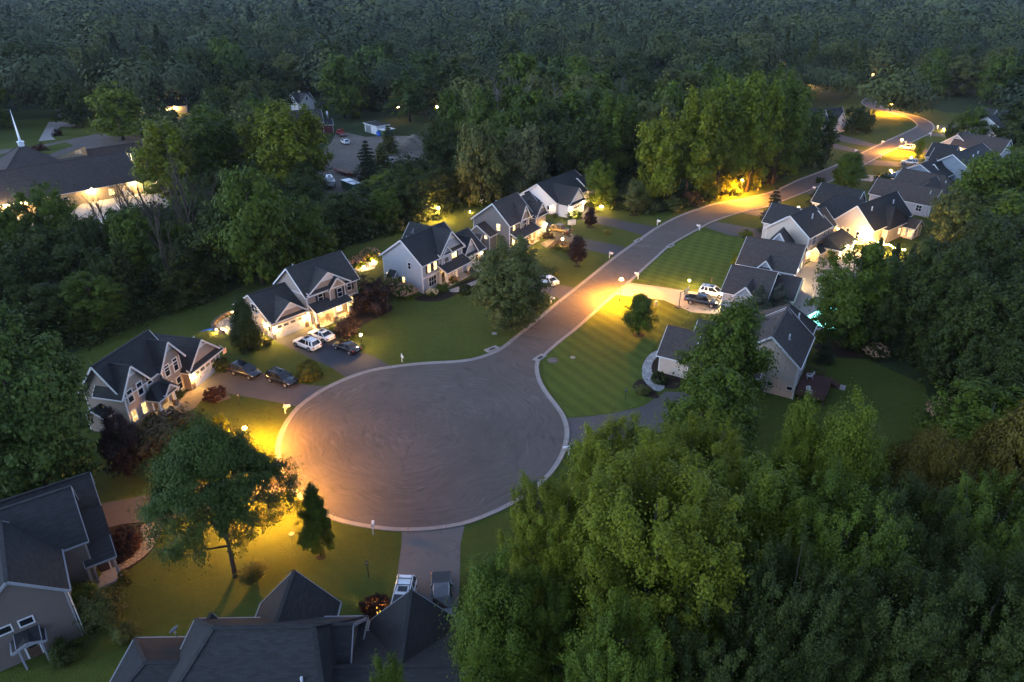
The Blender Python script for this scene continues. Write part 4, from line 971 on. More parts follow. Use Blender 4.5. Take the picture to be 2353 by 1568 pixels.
# ---------------------------------------------------------------- vehicles
def ring(x, prof):   # prof: list of (half width, z) from bottom to top on one side -> closed ring
    return [(x, -w, z) for w, z in prof] + [(x, w, z) for w, z in reversed(prof)]

CAR = {  # length, width, stations of the lower body (x from rear to front, z sill, z belt), cabin (x base rear/front, x roof rear/front), roof z
    'suv':   (4.75, 1.90, [(-2.37,.52,.80,.84),(-2.30,.34,1.02,.95),(-1.9,.28,1.06,1.),(0,.26,1.02,1.),(1.15,.26,1.00,.98),(1.75,.28,.95,.94),(2.22,.34,.82,.86),(2.37,.48,.66,.74)], (-2.22,1.18,-1.90,.22), 1.70),
    'saloon':(4.75, 1.84, [(-2.37,.50,.78,.82),(-2.30,.34,.95,.93),(-1.7,.26,.97,.99),(0,.24,.92,1.),(1.0,.25,.90,.98),(1.7,.27,.82,.94),(2.22,.32,.70,.85),(2.37,.44,.58,.72)], (-1.72,1.10,-.95,.15), 1.43),
    'pickup':(5.75, 2.00, [(-2.87,.55,1.02,.96),(-2.80,.48,1.08,.98),(-1.0,.42,1.08,1.),(.0,.40,1.08,1.),(1.5,.40,1.10,.99),(2.2,.42,1.06,.97),(2.72,.46,.98,.93),(2.87,.55,.86,.88)], (-.98,1.55,-.78,.75), 1.86),
}
def make_car(kind, paint, rack=False, cover=None, name='parked_car'):
    L, Wd, st, cab, zr = CAR[kind]; hw = Wd/2
    r = empty(name, (0,0,0))
    m = MB()
    m.loft([ring(x, [(hw*k*.86, z0),(hw*k*.99, z0+.10),(hw*k, (z0+z1)/2),(hw*k*.97, z1-.06),(hw*k*.90, z1)]) for x, z0, z1, k in st])
    b = m.build('body', M[paint], r)
    xb0, xb1, xr0, xr1 = cab
    zb = 1.0 if kind != 'saloon' else .90
    if kind == 'pickup': zb = 1.06
    m = MB(); wb, wt = hw*.93, hw*.74
    m.loft([[(xb0,-wb,zb),(xb1,-wb*.97,zb-.02),(xb1,wb*.97,zb-.02),(xb0,wb,zb)], [(xr0,-wt,zr-.05),(xr1,-wt,zr-.05),(xr1,wt,zr-.05),(xr0,wt,zr-.05)]], sm=False)
    m.build('window_glass', M['glass'], r)
    m = MB(); xm = (xr0+xr1)/2
    m.loft([[(xr0-.07,-wt*.98,zr-.08),(xm,-wt*1.03,zr-.02),(xr1+.08,-wt*.97,zr-.09),(xr1+.08,wt*.97,zr-.09),(xm,wt*1.03,zr-.02),(xr0-.07,wt*.98,zr-.08)],
            [(xr0,-wt*.85,zr-.01),(xm,-wt*.9,zr+.035),(xr1-.02,-wt*.84,zr-.02),(xr1-.02,wt*.84,zr-.02),(xm,wt*.9,zr+.035),(xr0,wt*.85,zr-.01)]], sm=False)
    m.build('roof', M[paint], r)
    m = MB()
    for s in (-1, 1):
        m.beam((xb1,s*wb*.97,zb-.02),(xr1,s*wt,zr-.06), .07, .07); m.beam((xb0,s*wb,zb),(xr0,s*wt,zr-.06), .10 if kind != 'suv' else .2, .09)
        a = (xb0+xb1)/2-.15; t = (xr0+xr1)/2+.05
        m.beam((a,s*(wb+.005),zb),(t,s*(wt+.01),zr-.05), .10, .05); m.beam((xb0+.1,s*(wb+.01),zb+.01),(xb1-.1,s*(wb*.98+.01),zb), .05, .05)
        if kind == 'suv': m.beam((-1.45,s*(wb+.005),zb),(-1.35,s*(wt+.01),zr-.05), .12, .05)
    m.build('pillar', M[paint], r)
    wr = {'suv': .36, 'saloon': .33, 'pickup': .40}[kind]
    for x in ((-L*.30, L*.305) if kind != 'pickup' else (-1.72, 1.85)):
        for s in (-1, 1):
            m = MB(); m.tube([(x, s*(hw-.22), wr),(x, s*(hw+.012), wr)], wr, 16)
            w = m.build('wheel', M['rubber'], r)
            m = MB(); m.tube([(x, s*(hw+.008), wr),(x, s*(hw+.03), wr)], wr*.64, 12); 
            for k in range(5):
                t = k*1.2566; m.beam((x, s*(hw+.035), wr), (x+wr*.6*math.cos(t), s*(hw+.035), wr+wr*.6*math.sin(t)), .05, .09)
            m.build('rim', M['rim'], w)
            m = MB()  # dark wheel arch
            m.tube([(x, s*(hw-.1), wr+.02),(x, s*(hw+.004), wr+.02)], wr+.07, 16); m.build('wheel_arch', M['rubber'], r)
    xf, xk = L/2, -L/2
    zf = st[-2][2]-.13; zt = st[1][2]-.16
    for s in (-1, 1):
        m = MB(); m.hexa([(xf-.32,s*hw*.50,zf-.07),(xf-.02,s*hw*.48,zf-.08),(xf-.16,s*hw*.88,zf-.06),(xf-.52,s*hw*.92,zf-.04),(xf-.36,s*hw*.50,zf+.06),(xf-.10,s*hw*.48,zf+.045),(xf-.22,s*hw*.86,zf+.07),(xf-.56,s*hw*.91,zf+.10)])
        m.build('headlight', M['headlamp'], r)
        m = MB(); m.box(xk-.012, xk+.22, s*hw*.62 if s > 0 else -hw*.93, s*hw*.93 if s > 0 else -hw*.62, zt-.12, zt+.05) if kind != 'pickup' else m.box(xk-.012, xk+.12, s*hw*.82 if s > 0 else -hw*.98, s*hw*.98 if s > 0 else -hw*.82, .72, 1.05)
        m.build('taillight', M['taillamp'], r)
        m = MB(); m.ball((xb1-.35, s*(hw+.06), zb+.08), .12, 8, sz=.7); m.build('wing_mirror', M[paint], r)
    m = MB(); m.box(xf-.04, xf+.012, -.55*hw, .55*hw, .42, .60); m.box(xf-.06, xf+.006, -.42*hw, .42*hw, .64, .74); m.build('grille', M['iron'], r)
    m = MB(); m.box(xk-.014, xk+.03, -.26, .26, .62, .76); m.build('number_plate', M['pipe'], r)
    if kind == 'pickup':
        if cover:
            m = MB(); m.box(xk+.06, xb0-.05, -hw*.86, hw*.86, 1.07, 1.12); m.box(xk+.9, xk+.94, -hw*.86, hw*.86, 1.12, 1.125); m.build('bed_cover', M[cover], r)
        else:
            m = MB(); m.face([(xk+.1,-hw*.8,1.085),(xb0-.06,-hw*.8,1.085),(xb0-.06,hw*.8,1.085),(xk+.1,hw*.8,1.085)]); m.build('bed_liner', M['rubber'], r)
            m = MB()
            for s in (-1, 1): m.box(xk+.05, xb0, s*hw*.88-.05, s*hw*.88+.05, 1.06, 1.16)
            m.box(xk+.02, xk+.1, -hw*.88, hw*.88, 1.06, 1.16); m.build('bed_rail', M[paint], r)
    if kind == 'suv':
        m = MB()
        for s in (-1, 1): m.beam((xr0+.1, s*wt*.86, zr+.08),(xr1-.2, s*wt*.86, zr+.08), .05, .05)
        if rack:
            for x in (xr0+.5, (xr0+xr1)/2+.2): m.beam((x,-wt*.86,zr+.10),(x,wt*.86,zr+.10), .07, .04)
        m.build('roof_rail', M['iron' if paint != 'paint_silver' else 'galv'], r)
        m = MB(); m.box(xr1-.75, xr1-.15, -wt*.6, wt*.6, zr+.028, zr+.042); m.build('sunroof', M['glass'], r)
    if kind == 'saloon' and rack:
        m = MB(); m.box(xr1-.7, xr1-.15, -wt*.55, wt*.55, zr+.022, zr+.04); m.build('sunroof', M['glass'], r)
    return r

def place_car(r, rear, front, label, cat='car', z=.01, off=(0, 0)):
    a, b = at(*rear), at(*front); an = math.atan2(b[1]-a[1], b[0]-a[0])
    r.location = ((a[0]+b[0])/2+off[0], (a[1]+b[1])/2+off[1], z); r.rotation_euler = (0, 0, an)
    return tag(r, label, cat, 'vehicles parked in the driveways')
place_car(make_car('suv','paint_navy',True), (533,852), (600,872), 'black estate car with roof rails nearest the wide garage of the pink grey house')
place_car(make_car('suv','paint_black'), (612,866), (688,892), 'black estate car at the street end of the pink grey house driveway')
place_car(make_car('suv','paint_white'), (733,808), (680,788), 'white tall car with black rear window at the left of three on the dark driveway')
place_car(make_car('saloon','paint_white',True), (767,788), (712,767), 'white saloon with sunroof closest to the glowing porch')
place_car(make_car('saloon','paint_black'), (826,816), (770,794), 'black saloon showing red tail lights beside the lit post lamp')
place_car(make_car('suv','paint_white'), (1122,632), (1086,618), 'white car half hidden behind the large pale green tree at the garage')
place_car(make_car('saloon','paint_white'), (1279,660), (1238,642), 'white saloon poking out right of the large pale green tree')
place_car(make_car('pickup','paint_bronze',cover='tonneau', name='pickup_truck'), (1313,541), (1257,527), 'bronze crew cab pickup truck by the basketball hoop', 'pickup truck')
place_car(make_car('pickup','paint_black', name='pickup_truck'), (1576,693), (1648,706), 'black pickup truck with open bed under the floodlit garage', 'pickup truck')
place_car(make_car('suv','paint_white',True), (1610,674), (1664,684), 'white car with roof bars beyond the black pickup')
place_car(make_car('suv','paint_white',True), (941,1352), (923,1430), 'white seven seat car with roof bars at the bottom driveway', off=(-.2,0))
place_car(make_car('pickup','paint_grey',cover='tonneau', name='pickup_truck'), (1015,1344), (1017,1436), 'dark grey pickup with flat bed cover beside the white car at the bottom', 'pickup truck')
place_car(make_car('suv','paint_white'), (2101,345), (2066,342), 'far white car under the street lamp beside the young tree')
place_car(make_car('suv','paint_silver'), (2106,380), (2072,376), 'silver car nosing out from behind a dark roof')
place_car(make_car('pickup','paint_black',cover='paint_white', name='pickup_truck'), (2075,415), (2032,410), 'far black pickup with white bed cover behind the dark bush', 'pickup truck')
# yard vehicles
def wheels(r, xs, hw, wr):
    for x in xs:
        for s in (-1, 1):
            m = MB(); m.tube([(x, s*(hw-.3), wr),(x, s*hw, wr)], wr, 14); w = m.build('wheel', M['rubber'], r)
            m = MB(); m.tube([(x, s*(hw-.02), wr),(x, s*(hw+.02), wr)], wr*.5, 10); m.build('rim', M['rim'], w)
def dump_truck():
    r = empty('dump_truck', (0,0,0))
    m = MB(); m.loft([ring(x, [(1.05*k,.75),(1.1*k,1.2),(1.08*k,z),(.9*k,z+.06)]) for x, z, k in ((1.4,2.0,1),(2.3,1.95,1),(2.9,1.55,.92),(3.6,1.4,.86),(3.7,1.2,.8))]); m.build('bonnet', M['paint_white'], r)
    m = MB(); m.loft([ring(x, [(1.1,1.2),(1.1,1.9),(.98,2.55),(.8,2.62)]) for x in (1.2, 2.3)], sm=False); c = m.build('cab', M['paint_orange'], r)
    m = MB(); m.box(2.31, 2.33, -.9, .9, 1.85, 2.45); m.box(1.4, 2.2, -1.115, -1.10, 1.85, 2.4); m.box(1.4, 2.2, 1.10, 1.115, 1.85, 2.4); m.build('window_glass', M['glass'], r)
    m = MB(); m.box(-3.2, 1.0, -1.2, -1.1, 1.1, 2.3); m.box(-3.2, 1.0, 1.1, 1.2, 1.1, 2.3); m.box(-3.2, -3.1, -1.1, 1.1, 1.1, 2.2); m.box(.9, 1.0, -1.1, 1.1, 1.1, 2.6); m.box(-3.1, .9, -1.1, 1.1, 1.1, 1.2)
    for k in range(6): m.box(-3.0+k*.75, -2.9+k*.75, -1.26, -1.2, 1.1, 2.3); m.box(-3.0+k*.75, -2.9+k*.75, 1.2, 1.26, 1.1, 2.3)
    m.build('tipper_body', M['paint_orange'], r)
    m = MB(); m.box(-3.1, 3.5, -.5, .5, .75, 1.1); m.build('chassis', M['iron'], r); wheels(r, (-2.2, -1.1, 2.7), 1.15, .5); return r
place_car(dump_truck(), (742,392), (722,376), 'orange dump truck with white bonnet parked in the dirt yard', 'truck')['group'] = 'old vehicles in the dirt yard'
def crane_truck():
    r = empty('tow_truck', (0,0,0))
    m = MB(); m.loft([ring(x, [(1.0*k,.55),(1.05*k,.9),(1.03*k,z),(.85*k,z+.05)]) for x, z, k in ((-3,1.05,1),(0,1.1,1),(1.8,1.2,1),(2.8,1.15,.92),(3.1,.95,.85))]); m.build('body', M['paint_red'], r)
    m = MB(); m.loft([ring(x, [(1.0,1.1),(.96,1.6),(.85,1.95),(.7,2.0)]) for x in (.4, 1.7)], sm=False); m.build('cab', M['paint_red'], r)
    m = MB(); m.box(1.71, 1.73, -.8, .8, 1.35, 1.9); m.box(.6, 1.5, -1.0, -.985, 1.35, 1.85); m.build('window_glass', M['glass'], r)
    m = MB(); m.beam((-.4,-.5,1.1),(-2.6,-.2,3.0), .16, .16); m.beam((-.4,.5,1.1),(-2.6,.2,3.0), .16, .16); m.beam((-2.0,-.6,1.1),(-2.6,0,3.0), .1, .1); m.build('boom', M['paint_red'], r)
    m = MB(); m.box(-3.3, -3.0, -1.0, 1.0, .7, 1.0); m.build('bumper', M['galv'], r); wheels(r, (-2.0, 2.2), 1.06, .42); return r
place_car(crane_truck(), (795,318), (774,306), 'red tow truck with raised boom in front of the barn', 'truck')['group'] = 'old vehicles in the dirt yard'
r = empty('flatbed_trailer', (0,0,0)); m = MB(); m.box(-4.2, 4.2, -1.1, 1.1, .75, .9)
for k in range(22): m.box(-4.15+k*.38, -3.81+k*.38, -1.05, 1.05, .9, .93)
m.build('deck', M['wood'], r); m = MB(); m.box(-4.3, 4.3, -1.2, -1.1, .6, .95); m.box(-4.3, 4.3, 1.1, 1.2, .6, .95); m.beam((4.2,0,.7),(6.0,0,.7), .2, .2); m.box(-4.3,-4.2,-1.2,1.2,.6,.95); m.box(.6,1.9,1.2,1.5,.95,1.05); m.box(-4.6,-3.2,1.2,1.26,.95,1.35); m.build('frame', M['paint_red'], r); wheels(r, (-.8, .3), 1.3, .42)
place_car(r, (818,408), (772,394), 'empty red flatbed trailer with timber deck in the dirt yard', 'trailer')['group'] = 'old vehicles in the dirt yard'
r = empty('motor_boat', (0,0,0)); m = MB()
m.loft([ring(x, [(.25*k,.9),(1.0*k,1.35),(1.3*k,2.0),(1.32*k,2.1)]) for x, k in ((-3.6,.92),(-2,1),(0,1),(1.8,.85),(3.1,.45),(3.7,.08))]); m.build('hull', M['paint_silver'], r)
m = MB(); m.loft([ring(x, [(1.0*k,2.1),(.95*k,2.7),(.8*k,2.85)]) for x, k in ((-1.8,1),(.4,.95),(1.4,.7))], sm=False); m.build('cabin', M['paint_white'], r)
m = MB(); m.box(1.0, 1.25, -.6, .6, 2.35, 2.65); m.box(-1.2, .3, -.985, -.93, 2.35, 2.65); m.box(-1.2, .3, .93, .985, 2.35, 2.65); m.box(-.9, -.2, -.4, .4, 2.85, 3.1); m.build('window_glass', M['glass'], r)
m = MB(); m.box(-3.4, 2.6, -.9, -.75, .6, .8); m.box(-3.4, 2.6, .75, .9, .6, .8); m.beam((2.6,0,.7),(5,0,.7), .14, .14); m.build('boat_trailer', M['galv'], r); wheels(r, (-1.4, -.4), 1.25, .38)
place_car(r, (766,446), (752,412), 'old silver cabin boat on its trailer in the dirt yard', 'boat')['group'] = 'old vehicles in the dirt yard'
place_car(make_car('suv','paint_white'), (800,334), (786,327), 'white van like car half hidden by trees near the barn')['group'] = 'old vehicles in the dirt yard'
r = empty('skip_container', (0,0,0)); m = MB(); m.box(-3.2, 3.2, -1.2, 1.2, .2, 2.3)
for k in range(10): m.box(-3.1+k*.66, -2.95+k*.66, -1.27, 1.27, .2, 2.3)
m.build('box', M['green_metal'], r); m = MB(); m.box(-3.25, 3.25, -1.28, 1.28, 2.3, 2.38); m.ball((0,0,2.35), 1.0, 10, sz=.3); m.build('lid', M['paint_silver'], r)
place_car(r, (822,443), (795,432), 'green container with pale lid at the near edge of the dirt yard', 'container')['group'] = 'old vehicles in the dirt yard'
place_car(make_car('suv','paint_white'), (898,376), (885,373), 'white vehicle roof showing between the two rows of trees')['group'] = 'old vehicles in the dirt yard'
b = at(882,312); m = MB(); rng = random.Random(4)
for k in range(14): m.ball((rng.uniform(-2.2,2.2), rng.uniform(-1,1), rng.uniform(.2,1.2)), rng.uniform(.4,.9), 7, sz=.8)
tag(m.build('tarpaulin_heap', M['tarp'], loc=(*b, 0)), 'heap covered by crumpled blue tarpaulin beside the white workshop', 'tarpaulin')
b = at(945,335); m = MB(); n = 40
for i in range(n):
    for j in range(n):
        def z_(i, j):
            x, y = i/n*2-1, j/n*2-1; d = math.hypot(x, y)
            return max(0, 3.2*(1-d**1.5)*(1+.25*math.sin(9*x+3*y)*math.cos(7*y)))
        q = [((a/n-.5)*17, (c/n-.5)*15, z_(a, c)-.05) for a, c in ((i,j),(i+1,j),(i+1,j+1),(i,j+1))]
        if max(p[2] for p in q) > 0: m.face(q, 0, True)
tag(m.build('soil_heap', M['dirt'], loc=(*b, 0)), 'large grey brown heap of soil behind the dirt yard', 'soil heap')
# ---------------------------------------------------------------- trees and shrubs
def unit(a): return a/np.maximum(np.linalg.norm(a, axis=-1, keepdims=True), 1e-6)
def leaf_mesh(name, P, N, S, tint, rng, aspect=.62, T=None):
    n = len(P); N = unit(N)
    T = unit(np.cross(N, rng.normal(size=(n, 3)))) if T is None else unit(T)
    B = np.cross(N, T); S = S[:, None]
    V = np.empty((n, 4, 3), dtype=np.float32)
    V[:, 0] = P+T*S; V[:, 1] = P+B*S*aspect+N*S*.18; V[:, 2] = P-T*S; V[:, 3] = P-B*S*aspect+N*S*.18
    me = bpy.data.meshes.new(name)
    me.vertices.add(4*n); me.vertices.foreach_set('co', V.ravel())
    me.loops.add(4*n); me.loops.foreach_set('vertex_index', np.arange(4*n, dtype=np.int32))
    me.polygons.add(n); me.polygons.foreach_set('loop_start', np.arange(0, 4*n, 4, dtype=np.int32))
    me.update(calc_edges=True)
    a = me.attributes.new('tint', 'FLOAT', 'FACE'); a.data.foreach_set('value', np.asarray(tint, dtype=np.float32))
    return me

def fill(rng, C, RC, n, size, sz=.75, up=.5, soft=.5, axis=None, rnd=.42, spray=True, dome=.55):
    """n leaves shared over clumps C (centres) with radii RC"""
    w = RC**2; k = rng.choice(len(C), n, p=w/w.sum())
    u = rng.normal(size=(n, 3)); L = np.linalg.norm(u, axis=1, keepdims=True); u = u/np.maximum(L, 1e-6)*np.minimum(L, 2.1)
    dirs = rng.normal(size=C.shape)*.55+np.array([0, 0, .35*sz])
    if axis is not None: dirs = dirs+unit(C-axis)*.9
    dirs = unit(dirs)[k]; along = np.sum(u*dirs, axis=1, keepdims=True)     # each clump is a spray drawn out along its twig
    u2 = u*.80+dirs*along*(.75 if spray else .2); far = rng.random((n, 1)) < (.16 if spray else .05)
    P = C[k]+u2*np.where(far, 1.75, 1.0)*RC[k][:, None]*soft*np.array([1, 1, sz])
    N = u*.5+np.array([0, 0, up])+rng.normal(size=(n, 3))*rnd
    if axis is not None:
        o = P-axis; o[:, 2] *= .6; N = N+unit(o)*dome
    ct = rng.random(len(C)); tint = np.clip(.65*ct[k]+.35*rng.random(n)-.1, 0, 1)
    return P, N, size*(.5+1.1*rng.random(n)**1.6), tint

def profile_clumps(rng, n, z0, z1, r, prof, rc, inner=.5):
    t = rng.random(n*4); keep = rng.random(n*4) < np.array([prof(x) for x in t])+.06; t = t[keep][:n]
    n = len(t); a = rng.random(n)*6.283
    la, lt, ls = rng.random(9)*6.283, rng.random(9), .5+rng.random(9)*.5
    lob = np.max([s_*np.exp(-((np.angle(np.exp(1j*(a-x)))/.62)**2)-((t-y)/.24)**2) for x, y, s_ in zip(la, lt, ls)], axis=0)
    f = (inner+(1-inner)*rng.random(n)**.5)*(.66+.42*lob); R_ = r*np.array([prof(x) for x in t])*f
    C = np.stack([R_*np.cos(a), R_*np.sin(a), z0+(z1-z0)*t*(.93+.10*lob)], 1)
    return C, rc*(.6+.8*rng.random(n))*r

KIND = {   # height, radius, crown base, clumps, clump radius, profile, clump flattening
    'round': (12, 5.0, 1.0, 230, .155, lambda t: math.sin(math.pi*min(1, .16+t*.80))**.55, .75),
    'lawn':  (8, 3.2, 1.2, 170, .17, lambda t: (1-t)**.45*min(1, .6+t*3), .8),
    'tall':  (20, 5.6, 2.5, 330, .13, lambda t: min(1, .5+t*1.1)*(1-t**4*.7), 1.1),
    'poplar':(17, 4.6, .8, 300, .13, lambda t: (1-t)**.55*min(1, .6+t*2), 1.35),
    'wide':  (11, 7.2, 4.6, 330, .105, None, .55),
    'cotton':(16, 6.5, 2.4, 520, .085, lambda t: math.sin(math.pi*(.24+.64*t))**.5, 1.3),
    'oval':  (8, 2.5, .9, 170, .18, lambda t: math.sin(math.pi*(.16+.78*t))**.75, .95),
    'column':(9, 1.9, .2, 130, .27, lambda t: (1-t)**.45*min(1, .7+t), 1.2),
    'dome':  (12, 7.0, .4, 330, .12, lambda t: math.sin(math.pi*(.30+.62*t))**.6, .8),
    'bush':  (2.0, 1.5, .0, 60, .26, lambda t: math.sin(math.pi*(.32+.55*t))**.6, .85),
    'ball':  (2.0, 1.35, -.1, 130, .17, lambda t: math.sin(math.pi*(.22+.70*t))**.55, .9),
}
LODN = (140000, 42000, 17000, 7000)
PROTO = {}
def trunk_mesh(name, rng, h, r0, C, n, lod):
    m = MB(); top = h*.86
    pts = [(0,0,-.2)]; x = y = 0
    for k in range(1, 6): x += rng.normal()*r0*.35; y += rng.normal()*r0*.35; pts.append((x, y, top*k/5))
    rad = [r0*1.25]+[r0*(1-.17*k) for k in range(1, 6)]
    m.tube(pts, rad, 8 if lod < 2 else 5)
    for c in C[rng.permutation(len(C))[:n]]:
        z = max(h*.14, c[2]*(.35+.25*rng.random())); t = min(.99, z/top); k = min(4, int(t*5)); f = t*5-k
        a = Vector(pts[k]).lerp(Vector(pts[k+1]), f); b = Vector(c); mid = a.lerp(b, .5)+Vector((0, 0, -.06*(b-a).length))
        m.tube([a, mid, b], [r0*.40, r0*.24, r0*.07], 5, cap=False)
    me_o = m.build(name, M['bark']); me = me_o.data; bpy.data.objects.remove(me_o); return me

def proto(kind, lod, seed):
    key = (kind, lod, seed)
    if key in PROTO: return PROTO[key]
    rng = np.random.default_rng(sum(ord(c)*(i+3) for i, c in enumerate(kind))*97+seed*31+lod*7)
    T = None; asp = .62
    if kind in ('spruce', 'pine'):
        h, r = (9., 2.9) if kind == 'spruce' else (11., 3.4)
        n = (30000, 15000, 6000, 2600)[lod]; lv = 17 if kind == 'spruce' else 13; nb = 11
        t = (rng.integers(0, lv, n)+.25*rng.random(n))/lv; br = rng.integers(0, nb, n)
        az = br*6.283/nb+t*lv*2.1+rng.normal(size=n)*.11; L = r*(1-t)**.85*(.8+.3*np.sin(br*5.1+np.floor(t*lv)*3.3)); f = rng.random(n)**.6
        P = np.stack([L*f*np.cos(az), L*f*np.sin(az), h*(.05+.94*t)-.32*L*f+.10*L*f**3+rng.normal(size=n)*.05], 1)
        N = np.stack([np.cos(az)*.35, np.sin(az)*.35, np.ones(n)], 1)+rng.normal(size=(n,3))*.5
        T = np.stack([np.cos(az), np.sin(az), -.25+0*az], 1)+rng.normal(size=(n,3))*.35; asp = .38
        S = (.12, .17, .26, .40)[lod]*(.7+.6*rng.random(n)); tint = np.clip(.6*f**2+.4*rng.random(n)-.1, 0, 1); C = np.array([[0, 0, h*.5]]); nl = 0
    else:
        h, r, z0, nc, rc, prof, sz = KIND[kind]
        nc = int(nc*(1, .8, .5, .3)[lod]); fr = (1, 1.08, 1.3, 1.6)[lod]
        if kind == 'wide':      # umbrella of flat sprays
            ro = r*.93*np.sqrt(rng.random(nc)); a = rng.random(nc)*6.283; lob = .86+.16*np.sin(a*3+1)+.06*np.sin(a*7)
            C = np.stack([ro*lob*np.cos(a), ro*lob*np.sin(a), z0+(h-z0)*((1-.66*(ro/r)**2)-.30*rng.random(nc)**1.5)-.3], 1); RC = rc*r*(.6+.8*rng.random(nc))*fr
        elif kind in ('tall', 'poplar'):     # several leading stems, each its own ragged spire
            nl_ = 16 if kind == 'tall' else 6; la = rng.random(nl_)*6.283+np.arange(nl_)*2.4; lr = r*.70*np.sqrt(np.arange(nl_)/nl_); lh = h*(1-.30*(lr/r)**1.4-.10*rng.random(nl_)); lw = r*(.34 if kind == 'tall' else .55)*(.8+.4*rng.random(nl_))
            k = rng.integers(0, nl_, nc); t = rng.random(nc)**.85; a = rng.random(nc)*6.283; zb = z0+(h*.16)*rng.random(nl_)
            ro = lw[k]*(1-t)**.6*np.minimum(1, .5+t*2.5)*np.sqrt(.25+.75*rng.random(nc))*(1+.25*np.sin(a*3+t*17))
            C = np.stack([lr[k]*np.cos(la[k])+ro*np.cos(a), lr[k]*np.sin(la[k])+ro*np.sin(a), zb[k]+(lh[k]-zb[k])*t], 1); RC = rc*r*fr*(.55+.8*rng.random(nc))
        else:
            C, RC = profile_clumps(rng, nc, z0+rc*r*.5, h-rc*r*sz*.5, r*(1-rc*.5), prof, rc*fr, .5 if kind != 'ball' else .86)
        small = kind in ('bush', 'ball')
        if kind not in ('ball', 'wide'):     # stray shoots break the outline
            ax0 = np.array([0, 0, z0+(h-z0)*.4]); q = rng.random(len(C)) < .4; C[q] += unit(C[q]-ax0)*r*(.04+.16*rng.random((q.sum(), 1))); C[q, 2] += rng.random(q.sum())*h*.03; RC = np.where(q, RC*.62, RC*(.75+.6*rng.random(len(C))**2))
        n = LODN[lod] if not small else (14000, 7000, 2600, 1100)[lod]
        if kind in ('tall', 'cotton'): n = int(n*(1.2 if kind == 'tall' else 1.6 if lod == 0 else 1.2))
        area = 4*math.pi*r*max(r, (h-z0)/2)*(2.5 if not small else 2.2)*(.6 if kind == 'wide' else 1)
        size = math.sqrt(area/n/1.24)
        ax = np.array([0, 0, z0+(h-z0)*.38])
        P, N, S, tint = fill(rng, C, RC, n, size, sz, .45, .52 if kind != 'ball' else .42, ax, spray=kind != 'ball')
        if not small and kind != 'wide':    # leaves inside the crown
            q = rng.random(n) < .10; P[q] = ax+(P[q]-ax)*(.25+.5*rng.random((q.sum(), 1)))
        if kind == 'wide': P[:, 2] -= .10*np.abs(rng.normal(size=n))*r*.25
        P[:, 2] = np.maximum(P[:, 2], .05)
        nl = {0: 34, 1: 16, 2: 6, 3: 0}[lod] if not small else 0
    leaves = leaf_mesh(kind+'_crown', P, N, S, tint, rng, asp, T); leaves.materials.append(GREEN['green'])
    h0 = h
    r0 = {'round':.26,'lawn':.13,'tall':.30,'poplar':.24,'wide':.22,'oval':.11,'column':.12,'dome':.34,'cotton':.28,'spruce':.16,'pine':.2,'bush':.05,'ball':.05}[kind]
    h = float(np.quantile(P[:, 2], .997)); r = float(np.quantile(np.hypot(P[:, 0], P[:, 1]), .985))
    PROTO[key] = (leaves, trunk_mesh(kind+'_trunk', rng, h, r0, C, nl, lod), h, r, key)
    return PROTO[key]

HOUSE_SPOTS = []
TREES = []
def plant(kind, b, h, rad, mat, label, group=None, cat='tree', name=None, seed=None, lod=None, bark=None, rot=None):
    d = math.hypot(b[0], b[1]); dist = math.hypot(d, CAMH)
    lod = lod if lod is not None else (0 if dist < 82 else 1 if dist < 135 else 2 if dist < 215 else 3)
    k = len(TREES); seed = seed if seed is not None else k % (3 if lod else 2)
    lv, tr, ph, pr, _ = proto(kind, lod, seed)
    small = kind in ('bush', 'ball')
    o = empty(name or ('shrub' if small else 'conifer' if kind in ('spruce', 'pine') else 'tree'), b, (k*2.399) % 6.283 if rot is None else rot, label, cat if not small else 'shrub', group)
    o.scale = (rad/pr, rad/pr, h/ph)
    c = bpy.data.objects.new('crown' if not small else 'foliage', lv); LINK(c); c.parent = o
    c.material_slots[0].link = 'OBJECT'; c.material_slots[0].material = GREEN[mat]
    t = bpy.data.objects.new('trunk' if not small else 'stem', tr); LINK(t); t.parent = o
    if bark: t.material_slots[0].link = 'OBJECT'; t.material_slots[0].material = M[bark]
    TREES.append((b[0], b[1], rad)); return o

def tree(kind, px, yb, yt, w, mat, label, **kw):
    """tree whose foot is under pixel (px, yb), whose top shows at row yt and crown w pixels wide"""
    b = at(px, yb); h = height_at(yt, b); rad = w/2*depth_of(b, h*.6)/FOC
    return plant(kind, b, max(h, .5), rad, mat, label, **kw)

def bare_tree(px, yb, yt, label, lean=(0, 0), seed=1, mat='bark_pale', spread=.32, twigs=3, name='bare_tree', group=None, thick=.011):
    b = at(px, yb); h = height_at(yt, b); rng = random.Random(seed); o = empty(name, b, 0, label, 'tree', group); m = MB()
    def grow(p, d, L, r, lv):
        q = p+d*L; mid = p.lerp(q, .5)+Vector((rng.uniform(-1,1), rng.uniform(-1,1), 0))*L*.05
        m.tube([p, mid, q], [r, r*.8, r*.55], 6 if lv < 2 else 4, cap=False)
        if lv >= twigs+1: return
        for k in range(rng.randint(3, 4) if lv else 9):
            f = rng.uniform(.35, 1) if lv else .28+.08*k
            s = p.lerp(q, min(1, f)); nd = (d*(.5 if lv else .55)+Vector((rng.uniform(-1,1), rng.uniform(-1,1), rng.uniform(-.1,.8)))*spread*2.2).normalized()
            grow(s, nd, L*rng.uniform(.38, .58)*(1 if lv else .75*(1.25-f*.6)), r*(.5 if lv else .38), lv+1)
    grow(Vector((0,0,-.2)), Vector((lean[0], lean[1], 1)).normalized(), h*.82, h*thick, 0)
    m.build('trunk', M[mat], o); return o

